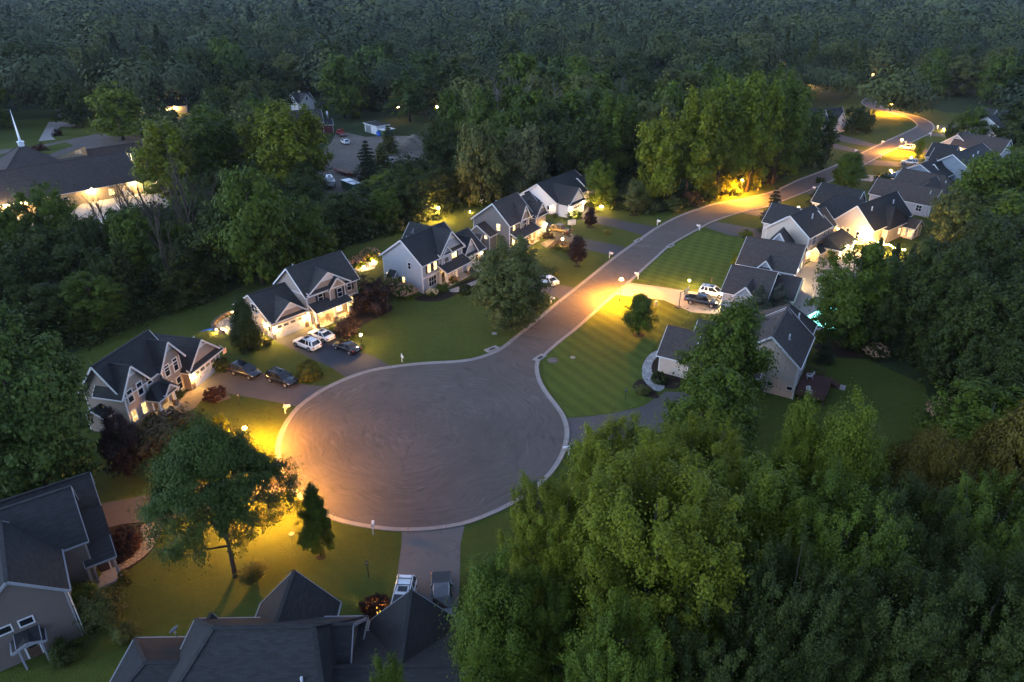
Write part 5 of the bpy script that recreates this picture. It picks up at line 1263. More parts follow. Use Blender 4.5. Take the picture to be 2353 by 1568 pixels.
def flowers(o, h, rad, n, mat, size, rng):
    u = unit(rng.normal(size=(n, 3))); u[:, 2] = np.abs(u[:, 2])*.9
    P = u*np.array([rad, rad, h*.52])*(.92+.12*rng.random((n, 1)))+np.array([0, 0, h*.48])
    k = 5; P = np.repeat(P, k, 0)+rng.normal(size=(n*k, 3))*size*.55
    me = leaf_mesh('flower_heads', P, np.repeat(u, k, 0)+rng.normal(size=(n*k,3))*.6, np.full(n*k, size)*(.6+.5*rng.random(n*k)), rng.random(n*k), rng, .9)
    me.materials.append(GREEN[mat]); f = bpy.data.objects.new('flower_heads', me); LINK(f); f.parent = o
    f.scale = (1/o.scale[0], 1/o.scale[1], 1/o.scale[2])
nrng = np.random.default_rng(11)
def shrub(px, py, w, h, mat, label, kind='bush', bloom=None, nf=60, name='shrub', group=None):
    b = at(px, py); rad = w/2*depth_of(b, .5)/FOC
    o = plant(kind, b, h, rad, mat, label, group, name=name)
    if bloom: flowers(o, h, rad, nf, bloom, .13, nrng)
    return o
def grass_tuft(px, py, rad, h, label):
    n = 900; a = nrng.random(n)*6.283; r = nrng.random(n)**.6; t = nrng.random(n)
    P = np.stack([rad*r*t*np.cos(a), rad*r*t*np.sin(a), h*(t*(1.1-.35*r*t))], 1)
    T = np.stack([np.cos(a)*r*.8, np.sin(a)*r*.8, 1.05-t*r], 1)
    me = leaf_mesh('blades', P, np.cross(T, nrng.normal(size=(n,3))), np.full(n, h*.16), nrng.random(n), nrng, .12, T); me.materials.append(GREEN['straw'])
    o = empty('ornamental_grass', at(px, py), 0, label, 'plant'); c = bpy.data.objects.new('blades', me); LINK(c); c.parent = o; return o

# named trees round the street
tree('wide', 541, 1325, 990, 352, 'locust', 'wide spreading honey locust lit from below by a lamp in its crown', seed=0)
tree('round', 112, 1150, 738, 325, 'locust', 'big soft leaved tree covering the left side of the pink grey house', seed=1)
tree('round', -60, 1120, 820, 250, 'dark', 'shaded tree at the left edge behind the big soft leaved one', seed=1)
tree('lawn', 738, 1279, 1118, 92, 'green', 'small dark pear tree by the bottom rim of the turning circle', seed=0)
tree('round', 300, 1090, 950, 100, 'purple', 'purple leaved tree in front of the pink grey house')
tree('bush', 405, 1050, 950, 165, 'smoke', 'broad brownish smoke bush left of the street lamp', cat='shrub')
tree('oval', 512, 1010, 952, 46, 'yellow', 'thin yellow lit sapling just left of the street lamp')
tree('column', 573, 806, 684, 78, 'dark', 'dense columnar pear tree hiding the corner of the lit white garage')
tree('round', 1172, 755, 545, 190, 'olive', 'large pale green tree on the lawn of the blue grey house', seed=1)
tree('lawn', 1326, 611, 543, 48, 'purple', 'purple maple with conical crown near the left kerb')
tree('lawn', 1356, 521, 476, 32, 'purple', 'small purple maple by the driveway of the white house')
tree('lawn', 1467, 769, 674, 82, 'green', 'neat round topped tree alone on the striped lawn', seed=1)
tree('lawn', 1648, 960, 695, 212, 'green', 'tall maple with upswept branches in front of the tan deck house', seed=1)
tree('round', 1380, 474, 372, 80, 'fresh', 'spotlit round tree behind the white house garage')
tree('oval', 1457, 494, 416, 62, 'olive', 'rounded grey green tree with mulch ring beside the wood')
tree('lawn', 1940, 440, 350, 78, 'green', 'round dark green tree on the right verge beyond the bend')
tree('pine', 1768, 532, 432, 62, 'pine', 'leaning dark pine beside the two storey tan house')
tree('spruce', 1868, 482, 432, 48, 'pine', 'small dark spruce with a mailbox behind it')
tree('oval', 2108, 365, 317, 24, 'fresh', 'slim young street tree right of the far white car')
tree('oval', 2180, 327, 282, 34, 'dark', 'narrow dark conifer like tree outside the far bend')
tree('round', 2232, 312, 247, 80, 'green', 'round tree with lamps beneath it at the far right')
tree('round', 2262, 300, 262, 46, 'olive', 'pale tree right of the lamp under the far right trees')
tree('round', 1958, 305, 242, 56, 'dark', 'dark round tree beside the far house with white gables')
tree('oval', 1988, 308, 252, 40, 'dark', 'dark narrow tree right of the one by the far white gables')
tree('round', 1865, 385, 252, 100, 'dark', 'big dark tree hiding the side of the far white gabled house')
tree('bush', 2020, 426, 398, 48, 'dark', 'dark rounded bush left of the far black pickup', cat='shrub')
tree('pine', 2058, 240, 186, 44, 'pine', 'black silhouetted pine in the crook of the S bend')
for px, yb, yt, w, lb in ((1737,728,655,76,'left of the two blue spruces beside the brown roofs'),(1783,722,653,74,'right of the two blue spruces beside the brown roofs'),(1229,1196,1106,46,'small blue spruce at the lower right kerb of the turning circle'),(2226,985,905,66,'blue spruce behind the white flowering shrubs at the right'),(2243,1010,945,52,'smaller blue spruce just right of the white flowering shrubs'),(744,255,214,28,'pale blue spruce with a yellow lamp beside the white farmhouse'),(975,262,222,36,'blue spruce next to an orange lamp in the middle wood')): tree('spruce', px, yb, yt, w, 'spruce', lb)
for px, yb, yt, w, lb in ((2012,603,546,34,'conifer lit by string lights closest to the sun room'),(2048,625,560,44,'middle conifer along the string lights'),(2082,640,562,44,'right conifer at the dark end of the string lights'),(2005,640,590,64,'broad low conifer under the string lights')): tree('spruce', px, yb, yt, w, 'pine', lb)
tree('round', 1930, 790, 562, 190, 'green', 'round topped tree with thin trunks over the lit pool', seed=0)
tree('round', 2010, 735, 590, 110, 'locust', 'pale leaved tree right of the glowing patio', seed=1)
tree('round', 2000, 800, 640, 130, 'dark', 'dark tree behind the pool to its right')
# foreground stand at the lower right
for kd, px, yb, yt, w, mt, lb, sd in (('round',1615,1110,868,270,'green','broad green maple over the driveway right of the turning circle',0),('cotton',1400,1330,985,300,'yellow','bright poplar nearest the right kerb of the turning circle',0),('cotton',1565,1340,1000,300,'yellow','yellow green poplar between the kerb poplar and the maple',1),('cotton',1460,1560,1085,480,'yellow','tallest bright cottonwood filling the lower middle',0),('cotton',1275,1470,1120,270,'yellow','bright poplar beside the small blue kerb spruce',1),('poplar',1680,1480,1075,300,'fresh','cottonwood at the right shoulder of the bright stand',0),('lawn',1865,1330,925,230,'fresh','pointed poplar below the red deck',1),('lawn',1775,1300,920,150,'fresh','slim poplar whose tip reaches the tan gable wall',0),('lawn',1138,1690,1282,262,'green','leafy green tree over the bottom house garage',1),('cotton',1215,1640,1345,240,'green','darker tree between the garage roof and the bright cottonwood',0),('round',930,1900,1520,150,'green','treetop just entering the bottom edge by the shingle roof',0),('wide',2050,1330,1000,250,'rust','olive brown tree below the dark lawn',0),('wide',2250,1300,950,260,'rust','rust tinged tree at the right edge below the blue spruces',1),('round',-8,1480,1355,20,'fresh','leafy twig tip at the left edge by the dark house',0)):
    tree(kd, px, yb, yt, w, mt, lb, seed=sd)
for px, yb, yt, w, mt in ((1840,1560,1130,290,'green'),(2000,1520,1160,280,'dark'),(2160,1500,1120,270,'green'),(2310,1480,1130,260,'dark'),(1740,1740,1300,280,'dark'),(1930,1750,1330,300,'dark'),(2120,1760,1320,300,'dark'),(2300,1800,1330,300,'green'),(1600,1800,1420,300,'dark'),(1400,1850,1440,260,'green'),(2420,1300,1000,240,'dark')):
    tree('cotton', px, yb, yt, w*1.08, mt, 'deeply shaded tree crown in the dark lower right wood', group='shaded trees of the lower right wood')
bare_tree(1985, 1640, 1372, 'pale dead tree with spiky branches in the dark lower right wood', (.25,.1), 3, spread=.42, thick=.016, mat='bark_dead')
bare_tree(1420, 1700, 1455, 'dead grey twigs poking up at the bottom edge below the bright stand', (-.05,0), 5, spread=.4, mat='bark_dead')
bare_tree(1530, 1700, 1480, 'second clump of dead twigs at the bottom edge', (.1,0), 8, spread=.4, mat='bark_dead')
bare_tree(1295, 1700, 1490, 'small dead twigs at the bottom edge beside the darker tree', (0,0), 12, spread=.4, mat='bark_dead')
# dark willow mass right
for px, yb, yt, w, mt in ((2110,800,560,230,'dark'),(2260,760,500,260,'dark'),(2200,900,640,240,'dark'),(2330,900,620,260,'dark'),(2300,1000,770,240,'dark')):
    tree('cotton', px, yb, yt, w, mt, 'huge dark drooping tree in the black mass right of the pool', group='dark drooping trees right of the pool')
for px, yb, yt, w, mt, lb in ((2240,530,345,170,'green','big leafy tree in front of the blue grey gabled house'),(2340,520,330,160,'green','tall leafy tree at the right edge above the dark mass'),(2180,560,440,120,'olive','grey green tree at the end of the string light house'),(2330,330,230,120,'dark','dark tree right of the farthest grey house'),(2300,620,450,190,'green','full green tree left of the right edge over the dark willows')):
    tree('round', px, yb, yt, w, mt, lb)
# lit cottonwoods at the upper bend
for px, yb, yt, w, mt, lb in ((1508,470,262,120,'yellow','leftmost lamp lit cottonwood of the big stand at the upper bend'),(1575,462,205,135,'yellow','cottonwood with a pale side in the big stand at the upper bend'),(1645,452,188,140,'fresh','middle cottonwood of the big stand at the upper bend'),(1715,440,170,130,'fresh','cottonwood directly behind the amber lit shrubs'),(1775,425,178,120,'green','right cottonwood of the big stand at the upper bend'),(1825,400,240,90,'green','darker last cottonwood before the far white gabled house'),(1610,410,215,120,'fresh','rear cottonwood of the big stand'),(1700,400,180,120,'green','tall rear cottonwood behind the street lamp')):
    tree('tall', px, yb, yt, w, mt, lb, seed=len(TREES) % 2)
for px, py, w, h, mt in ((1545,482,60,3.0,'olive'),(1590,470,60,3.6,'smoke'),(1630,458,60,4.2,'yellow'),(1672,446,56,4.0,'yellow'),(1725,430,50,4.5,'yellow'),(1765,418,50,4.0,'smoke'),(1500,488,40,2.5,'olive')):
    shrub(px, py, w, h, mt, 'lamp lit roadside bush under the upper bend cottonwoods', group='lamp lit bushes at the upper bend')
# church side
for kd, px, yb, yt, w, mt, lb in (('round',283,322,194,128,'fresh','big rounded green tree beside the road behind the church'),('round',178,290,190,110,'dark','dark tree behind the driveway near the church road'),('tall',402,470,278,150,'yellow','yellow green tree right of the church hall'),('tall',515,440,255,150,'green','green cottonwood right of the yellow green church tree'),('tall',690,452,235,175,'yellow','large bright cottonwood in front of the white farmhouse'),('tall',620,440,262,120,'yellow','bright cottonwood left of the farmhouse one'),('round',225,650,505,110,'dark','dark tree low in front of the church car park'),('round',335,650,480,120,'green','green tree right of the thin bare trees'),('pine',895,352,290,58,'olive','olive cedar hiding the end of the white workshop'),('round',930,420,368,80,'dark','dark tree at the near side of the soil heap'),('round',130,612,428,150,'green','dark leafed tree in front of the church wall between its lamps'),('round',40,640,470,120,'green','tree at the far left in front of the church lamp'),('round',605,655,385,180,'green','tall leafy tree left of the glowing porch house'),('round',530,640,470,150,'dark','dark tree left of the tall leafy one behind the patio'),('round',700,610,450,160,'green','dark green tree behind the roof of the glowing porch house'),('round',310,400,372,46,'fresh','small lit tree by the church portico'),('dome',1105,465,285,128,'olive','rounded silvery olive tree in the middle'),('dome',1205,450,290,110,'silver','silver grey domed tree right of the olive one'),('round',1028,392,283,92,'fresh','bright green tree at the soil heap'),('oval',1228,330,260,66,'fresh','small bright tree in front of the dead trunks'),('tall',1398,412,214,125,'green','tall feathery tree left of the lit cottonwood stand'),('pine',848,425,325,80,'pine','dark cedar right of the dirt yard'),('pine',880,400,330,70,'olive','grey green cedar beside the white workshop'),('round',890,470,395,100,'fresh','light green tree behind the ridge of the blue grey house'),('round',945,500,380,130,'dark','dark round tree beyond the blue grey house'),('round',800,540,440,140,'dark','dark tree above the flowering bushes')):
    tree(kd, px, yb, yt, w, mt, lb, seed=len(TREES) % 2)
for k, (px, yb, yt, ln) in enumerate(((270,600,430,-.08),(300,560,400,.02),(335,590,400,-.1),(372,640,380,-.02),(430,600,370,.06),(470,640,350,-.05),(248,560,440,-.15),(500,590,400,.03),(415,690,450,-.06))):
    bare_tree(px, yb, yt, 'thin bare grey tree in front of the lit church car park', (ln, 0), 20+k, spread=.16, twigs=2, mat='bark', group='thin bare trees by the church car park')
o = bare_tree(60, 722, 545, 'leaning pale trunk at the left edge of the dark thicket', (-.22,0), 40, spread=.12, twigs=1)
for k, (px, yb, yt) in enumerate(((1300,345,235),(1262,400,290),(1320,350,240),(1215,300,180),(1180,300,170),(1340,330,200),(1275,330,190),(1420,300,180),(1100,300,190),(1145,305,180))):
    bare_tree(px, yb, yt, 'tall dead grey trunk standing in the middle wood', (.02*(k % 3-1), 0), 60+k, spread=.2, twigs=2, group='dead grey trunks in the middle wood')
# shrubs and beds
shrub(711,868,62,2.6,'box','clipped oval bush glowing yellow beside the black car', 'ball')
shrub(930,682,62,2.3,'green','flowering bush with dusky white heads left of the blue grey house wall', bloom='petal_pink', nf=150); shrub(900,668,70,2.3,'green','flowering bush beside the purple maple', bloom='petal_pink', nf=110)
shrub(994,680,28,1.4,'green','small round hydrangea with bright white flower heads', bloom='petal', nf=60); shrub(1015,668,40,1.4,'green','leafy bush under the wide front window'); shrub(1069,676,32,1.9,'dark','round clipped dark bush on the walk to the blue grey porch','ball')
shrub(1042,650,26,1.2,'green','pink flowered bush by the porch of the blue grey house', bloom='petal_pink', nf=30)
shrub(822,612,40,2.2,'green','pale flowering bush behind the glowing porch house', bloom='petal_pink', nf=90); shrub(852,598,46,2.6,'green','larger pale flowering bush by the stone patio', bloom='petal_pink', nf=100); shrub(1100,470,52,2.4,'green','white flowering bush behind the slate grey house', bloom='petal', nf=60)
tree('bush', 858, 712, 640, 110, 'purple', 'wide dark purple Japanese maple right of the glowing porch', cat='tree', name='tree'); tree('bush', 800, 772, 730, 62, 'purple', 'small purple maple by the walk of the glowing porch', cat='tree', name='tree')
shrub(498,916,56,1.6,'barberry','spreading dark red bush on the pebble bed','ball'); shrub(288,1262,90,2.2,'barberry','mound of dark red bushes by the paver walk','ball'); shrub(868,1412,76,2.0,'barberry','dark red bush behind the small path light','ball')
shrub(352,976,40,1.4,'dark','round dark bush by the pink grey porch steps','ball'); shrub(412,912,26,1.0,'dark','small round bush beside the pink grey porch','ball'); shrub(512,852,40,1.9,'dark','round dark bush at the garage corner near the flag','ball')
shrub(765,764,32,1.1,'green','low bush left of the small purple maple'); shrub(788,745,30,.9,'green','low leafy bush between porch and purple maple'); shrub(615,792,24,1.0,'box','small lit bush at the corner of the white garage')
shrub(1303,580,30,1.0,'box','low bush lit by the post lamp'); shrub(1280,572,26,.9,'box','second low bush beside the lit post lamp'); shrub(1258,548,34,1.4,'smoke','reddish lit bush by the slate porch'); shrub(1268,530,18,1.2,'yellow','bright lit bush at the slate house garage')
shrub(1270,632,36,1.6,'olive','grey green bush left of the far lawn mailbox'); shrub(1250,628,30,1.5,'olive','bush beside the large pale green tree'); shrub(1318,500,40,1.4,'green','trimmed hedge like bush under the floodlit garage','ball')
shrub(1513,878,40,1.6,'dark','dark round bush inside the curl of the cobble walk','ball'); shrub(1478,902,44,.9,'olive','low grey green bush at the outer edge of the cobble walk'); shrub(1535,845,34,1.3,'green','leafy bush against the tan house corner')
shrub(2165,972,82,3.2,'dark','larger white flowering bush at the edge of the dark lawn', bloom='petal_pink', nf=200); shrub(2146,1022,58,2.4,'dark','smaller brighter white flowering bush at the dark lawn', bloom='petal', nf=120); shrub(2008,822,58,2.2,'dark','dusky flowering bush at the top of the dark lawn', bloom='petal_pink', nf=90); shrub(1955,800,60,2.2,'dark','dark bush between the deck lawn and the pool trees')
tree('spruce', 1893, 832, 775, 46, 'pine', 'small dark spruce right of the tan house roof')
shrub(222,1330,28,1.3,'box','yellow green potted bush on the dark house porch','ball'); shrub(288,1340,34,1.3,'box','yellow green bush at the corner of the dark house porch','ball')
shrub(235,1430,130,3.2,'olive','wide grey green bush beside the dark corner house'); shrub(195,1390,80,2.6,'green','leafy bush under the dark house porch'); shrub(150,1515,84,2.0,'dark','bush below the dark house gable'); shrub(290,1470,60,1.8,'olive','straggly bush at the outer edge of the dark house bed')
for px, py, lb in ((590,1335,'clump of tall ornamental grass lit by the hidden lamp'),(578,1345,'second clump of ornamental grass by the honey locust')): grass_tuft(px, py, 1.5, 1.7, lb)
grass_tuft(1396,540,1.3,1.2,'rounded ornamental grass in the lawn between two driveways'); grass_tuft(1275,505,1.0,1.5,'spiky lit grass beside the slate house garage')
shrub(1715,545,36,1.6,'yellow','bush behind the long brown roof'); shrub(1690,608,30,2.0,'yellow','small lit tree like bush left of the long brown roof'); shrub(1885,420,30,1.5,'dark','bush on the lawn below the round dark green tree')
shrub(1935,300,34,2.0,'dark','bush in front of the far white gables'); shrub(135,312,26,2.4,'purple','dark purple bush beside the pale driveway'); shrub(90,345,40,2.2,'barberry','reddish bush behind the steeple roof')

# ---- woods: single trees where they can be told apart, one mass beyond
def inside(p, poly):
    x, y = p; c = False; j = len(poly)-1
    for i in range(len(poly)):
        if (poly[i][1] > y) != (poly[j][1] > y) and x < (poly[j][0]-poly[i][0])*(y-poly[i][1])/(poly[j][1]-poly[i][1])+poly[i][0]: c = not c
        j = i
    return c
KEEP = [[at(*p) for p in poly] for poly in ([(350,240),(420,240),(425,335),(350,335)],[(650,215),(760,215),(760,300),(745,430),(655,430)],[(1930,262),(1968,236),(1962,206),(1945,186),(2080,190),(2105,215),(2175,246),(2430,254),(2430,275),(2150,278),(2050,268)],[(1820,245),(1945,245),(1945,310),(1820,310)],[(715,285),(1010,295),(1015,385),(1000,440),(850,430),(850,525),(728,525),(715,470)])]
def wood(poly, n, gap, hr, rr, kinds, mats, label, group, seed, keep=True):
    W_ = [at(*p) for p in poly]; xs = [p[0] for p in W_]; ys = [p[1] for p in W_]; rng = random.Random(seed); k = tries = 0
    while k < n and tries < 9000:
        tries += 1
        p = (rng.uniform(min(xs), max(xs)), rng.uniform(min(ys), max(ys)))
        if not inside(p, W_) or (keep and any(inside(p, q) for q in KEEP)): continue
        if any((p[0]-t[0])**2+(p[1]-t[1])**2 < (gap if t[2] > 2.5 else gap*.4)**2 for t in TREES): continue
        kd = rng.choice(kinds); h = rng.uniform(*hr); r = rng.uniform(*rr)
        if kd in ('pine', 'spruce'): r *= .62
        plant(kd, p, h, r, rng.choice(mats), label, group, seed=k % 3); k += 1
    return k
cnt = [wood([(-250,690),(-250,640),(0,650),(100,630),(210,600),(290,590),(340,560),(440,520),(520,470),(640,450),(720,475),(780,490),(860,480),(980,478),(1060,448),(1070,462),(990,488),(880,532),(840,552),(750,570),(640,595),(550,648),(470,688),(290,740),(180,792),(0,855),(-250,930)], 52, 7.0, (7.5,12.5), (4.0,5.8), ('round','round','dome'), ('dark','dark','green'), 'low dark tree in the thicket between the church and the left houses', 'thicket trees between the church and the left houses', 1),
 wood([(860,470),(900,455),(1000,440),(1020,335),(1150,300),(1450,260),(1700,230),(1830,232),(1880,262),(1860,300),(1800,340),(1850,372),(1750,412),(1600,438),(1480,470),(1380,450),(1200,425),(1080,445),(960,465)], 62, 9.5, (14,21), (6,8.2), ('tall','round','tall','round'), ('green','olive','dark','green'), 'tall green tree in the middle wood behind the upper left houses', 'trees of the middle wood', 2),
 wood([(330,300),(420,288),(600,242),(660,250),(770,300),(740,330),(712,360),(702,440),(640,438),(520,448),(440,490),(400,430),(380,390),(345,340)], 22, 9.0, (12,18), (5,6.5), ('round','tall'), ('green','dark','olive'), 'green tree in the grove between the church hall and the farmhouse', 'grove between the church hall and the farmhouse', 3),
 wood([(-400,300),(-400,205),(900,196),(1480,205),(1450,255),(1150,290),(1000,310),(920,300),(860,285),(770,285),(740,240),(600,235),(420,255),(345,270),(230,250),(80,235),(0,262),(0,330),(-400,330)], 72, 14.0, (15,24), (7.5,12), ('round','tall','dome','pine','round'), ('green','dark','olive','dark','locust'), 'dark rounded tree in the wood behind the church and the farmhouse', 'wood behind the church and the farmhouse', 4),
 wood([(2075,206),(2110,222),(2170,242),(2260,248),(2500,252),(2500,200),(2110,203)], 18, 11.0, (16,22), (6.5,8.5), ('round','tall'), ('green','dark','olive'), 'tall tree in the wood outside the far S bend', 'trees outside the far S bend', 5, False),
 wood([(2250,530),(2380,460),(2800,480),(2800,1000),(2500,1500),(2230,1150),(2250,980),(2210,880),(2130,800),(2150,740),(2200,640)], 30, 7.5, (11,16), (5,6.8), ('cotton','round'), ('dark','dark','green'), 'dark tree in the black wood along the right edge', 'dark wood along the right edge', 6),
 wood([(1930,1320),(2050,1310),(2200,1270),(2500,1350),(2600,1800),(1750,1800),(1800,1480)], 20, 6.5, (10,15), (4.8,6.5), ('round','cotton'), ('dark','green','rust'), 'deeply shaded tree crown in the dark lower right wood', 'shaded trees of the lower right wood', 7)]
print('scattered', cnt, 'planted', len(TREES))

def far_wood():
    rng = np.random.default_rng(5); Ps, Ns, Ss, Ts = [], [], [], []
    pts = []
    for d0, d1, sp in ((285, 620, 18.0), (620, 2000, 22.0)):
        y = d0
        while y < d1:
            s_ = sp*(1+max(0, y-900)/900)
            xs = np.arange(-.86*y-60, .86*y+60, s_); xs = xs+rng.uniform(-.42, .42, len(xs))*s_
            for x in xs: pts.append((x, y+rng.uniform(-.42, .42)*s_, s_))
            y += s_*.92
    xy = np.array(TREES)
    for x, y, s_ in pts:
        if y < 420 and any(inside((x, y), q) for q in KEEP): continue
        if y < 520 and (np.min((xy[:, 0]-x)**2+(xy[:, 1]-y)**2) < 190): continue
        if rng.random() < .05 or math.sin(x*.017+2.1*math.sin(y*.009))*math.sin(y*.023+x*.006) > .86: continue
        d = y; big = rng.random() < .22; patch = math.sin(x*.021+1.3*math.sin(y*.013))+math.sin(y*.031+x*.009); h = rng.uniform(11, 22)*(1.18 if big else 1)*(1+.08*patch); r = s_*(rng.uniform(.68, .92) if big else rng.uniform(.36, .64))
        n = 4600 if d < 420 else 2600 if d < 650 else 1000 if d < 1000 else 420
        nc = 44 if d < 650 else 20
        u = unit(rng.normal(size=(nc, 3))); u[:, 2] = np.abs(u[:, 2])*.9-.25
        C = np.array([x, y, h-r*.78])+u*np.array([r*.66, r*.66, r*.62]); C[:, 2] = np.minimum(C[:, 2], h)
        P, N, S, t = fill(rng, C, np.full(nc, r*.44)*(.6+.8*rng.random(nc)), n, math.sqrt(4*math.pi*r*r*1.5/n/1.24), .75, .35, .5, np.array([x, y, h-r*1.1]), .3, dome=1.15)
        if rng.random() < .13:      # a conifer
            q = rng.random(n)**.7; a_ = rng.random(n)*6.283; rr_ = r*.5*(1-q)*(.5+.5*rng.random(n)); P = np.stack([x+rr_*np.cos(a_), y+rr_*np.sin(a_), h*(.2+.9*q)], 1); t = t*.25
        k = P[:, 2] > h*.22
        Ps.append(P[k]); Ns.append(N[k]); Ss.append(S[k]); Ts.append(np.clip(t[k]*.22+rng.random()*.75+.12*patch-.05, 0, 1))
    P = np.concatenate(Ps); me = leaf_mesh('far_forest', P, np.concatenate(Ns), np.concatenate(Ss), np.concatenate(Ts), rng)
    t = NT('far_foliage'); a = t.n('ShaderNodeAttribute', attribute_name='tint').outputs['Fac']; g = t.n('ShaderNodeNewGeometry').outputs['Random Per Island']
    c = t.mix(a, (.013,.025,.007), (.074,.084,.016)); c = t.mix(t.math('MULTIPLY', g, .2), c, (.074,.080,.022))
    c = t.mix(t.math('MULTIPLY', t.ramp(t.noise(t.coord(), .03, 3.0), .4, .65), .5), c, (.034,.048,.028))
    t.pbr(c, .7, .2); me.materials.append(t.mat)
    o = bpy.data.objects.new('far_forest', me); LINK(o); o['kind'] = 'stuff'; o['label'] = 'unbroken forest of rounded crowns reaching to the horizon'
    print('far leaves', len(P))
far_wood()

def thicket():
    rng = np.random.default_rng(9); Ps, Ns, Ss, Ts = [], [], [], []
    for poly, n, hh in (([(-250,700),(0,690),(290,640),(470,600),(640,560),(800,520),(1000,470),(1075,455),(1000,500),(880,545),(760,580),(640,606),(550,658),(480,698),(300,752),(180,808),(0,880),(-250,960)], 420, 2.6),
                        ([(1300,440),(1480,462),(1600,438),(1750,408),(1860,372),(1850,386),(1680,443),(1550,488),(1480,494),(1380,475),(1290,446)], 120, 2.4),
                        ([(2000,1070),(2120,1040),(2180,960),(2150,870),(2050,815),(2150,760),(2400,800),(2400,1100),(2100,1200)], 160, 2.2),
                        ([(340,330),(720,330),(760,470),(440,500),(340,420)], 160, 3.0), ([(860,380),(1450,290),(1500,450),(1100,450)], 220, 3.0)):
        W_ = [at(*p) for p in poly]; xs = [p[0] for p in W_]; ys = [p[1] for p in W_]; k = 0
        while k < n:
            p = (rng.uniform(min(xs), max(xs)), rng.uniform(min(ys), max(ys)))
            if not inside(p, W_): continue
            k += 1; d = math.hypot(p[0], p[1]); r = rng.uniform(1.2, 2.6); h = rng.uniform(.5, 1)*hh
            C = np.array([p[0], p[1], 0])+rng.normal(size=(5, 3))*np.array([r*.5, r*.5, 0])+np.array([0, 0, h*.45]); nn = 260 if d < 140 else 110
            P, N, S, t = fill(rng, C, np.full(5, h*.6), nn, .20 if d < 140 else .40, .8, .6, .55)
            Ps.append(P); Ns.append(N); Ss.append(S); Ts.append(t*.6)
    P = np.concatenate(Ps); P[:, 2] = np.maximum(P[:, 2], .03)
    me = leaf_mesh('undergrowth', P, np.concatenate(Ns), np.concatenate(Ss), np.concatenate(Ts), rng); me.materials.append(GREEN['dark'])
    o = bpy.data.objects.new('undergrowth', me); LINK(o); o['kind'] = 'stuff'; o['label'] = 'tangled weeds and brush along the edges of the woods'
thicket()
# ---------------------------------------------------------------- street furniture
def street_lamp(base, h, label, lit=True, r=.24, gl='sodium', rim=True):
    o = empty('street_lamp', base, 0, label, 'street lamp', 'street lamps along the road')
    m = MB(); m.tube([(0,0,0),(0,0,.5),(0,0,.55),(0,0,h-.5)], [.11,.10,.065,.05], 10); m.tube([(0,0,h-.5),(0,0,h-.3)], [.06,.13], 10); m.build('post', M['iron'], o)
    m = MB(); c = h-.05      # bright bulb under a frosted shade: most light goes down
    m.ball((0,0,c-r*.15), r*.85, 10); m.build('bulb', M[gl], o)
    m = MB(); m.loft([[(k_*r*math.cos(k*.5236), k_*r*math.sin(k*.5236), c+z_*r) for k in range(12)] for k_, z_ in ((1.62,-.62),(1.60,-.50),(1.30,.15),(.95,.75),(.45,1.08),(.1,1.15))], cap=False); m.build('shade', M['sodium_cap'], o)
    m = MB(); m.loft([[(k_*r*math.cos(k*.5236), k_*r*math.sin(k*.5236), c+z_*r) for k in range(12)] for k_, z_ in ((1.63,-.64),(1.68,-.64),(1.68,-.55),(1.63,-.55))], cap=False); m.build('rim', M['iron'], o)
    m = MB(); m.cyl((0,0,h+r*1.0), .14, .10, 10, r2=.02); m.build('finial', M['iron'], o)
    return o
for px, py, top, lb, lit in ((1424,692,641,'lit street lamp standing beside the pale right hand driveway mouth',.24),(1699,456,414,'lit street lamp shining on the shrubs at the upper bend of the road',.25),(2043,263,239,'farthest lit street lamp on the inside of the S bend',.30),(2065,352,321,'lit street lamp beside the far white car',.27)):
    b = at(px, py); street_lamp(b, height_at(top, b), lb, True, lit)
b = at(573,1035); street_lamp(b, height_at(982, b), 'lit street lamp just above the wide honey locust tree', 1, .19)
street_lamp(at(618,1168), 3.9, 'street lamp glowing inside the crown of the honey locust', 1, .165)
def yard_lamp(px, py, top, lb, lit=None, r=.13):
    b = at(px, py); h = max(1.5, min(2.3, height_at(top, b)))
    o = empty('post_lamp', b, 0, lb, 'post lamp', 'post lamps in the front lawns')
    m = MB(); m.tube([(0,0,0),(0,0,h-.3)], .05, 8); m.beam((-.22,0,h-.45),(.22,0,h-.45), .03, .03); m.build('post', M['iron'], o)
    m = MB(); m.box(-.12,.12,-.12,.12,h-.32,h-.28); m.cyl((0,0,h+.02), .17, .12, 6, r2=.03)
    for x in (-.11,.11):
        for y in (-.11,.11): m.box(x-.012,x+.012,y-.012,y+.012,h-.28,h+.03)
    m.build('lantern', M['iron'], o)
    m = MB(); m.ball((0,0,h-.12), r if lit else .07, 10); m.build('bulb', M[lit or 'headlamp'], o)
for a in ((832,797,768,'lit post lamp between the black saloon and the dark lawn','warm'),(1292,564,548,'lit post lamp beside the bronze pickup driveway','warm'),(1582,662,643,'lit post lamp on the crossed lawn above the black pickup','warm'),(1832,492,475,'lit post lamp beside the small dark spruce','warm'),(2090,376,361,'lit post lamp right of the farthest silver car','warm'),(2043,407,391,'lit post lamp directly above the black pickup with white bed','warm'),(1384,488,477,'small white post lamp near the spotlit tree','warm',.07),
          (551,930,906,'unlit post lamp on the lamp lit lawn of the pink grey house'),(1437,920,894,'unlit post lamp on the striped lawn by the cobble walk'),(847,1326,1291,'unlit post lamp on the lawn left of the bottom driveway'),(1707,548,531,'unlit post lamp at the edge of the driveway beyond the crossed lawn'),(1967,312,304,'unlit post lamp on the far inner lawn')): yard_lamp(*a)
b = at(1560,708); o = empty('basketball_hoop', b, R(-35), 'black portable basketball hoop seen edge on beside the black pickup driveway', 'basketball hoop')
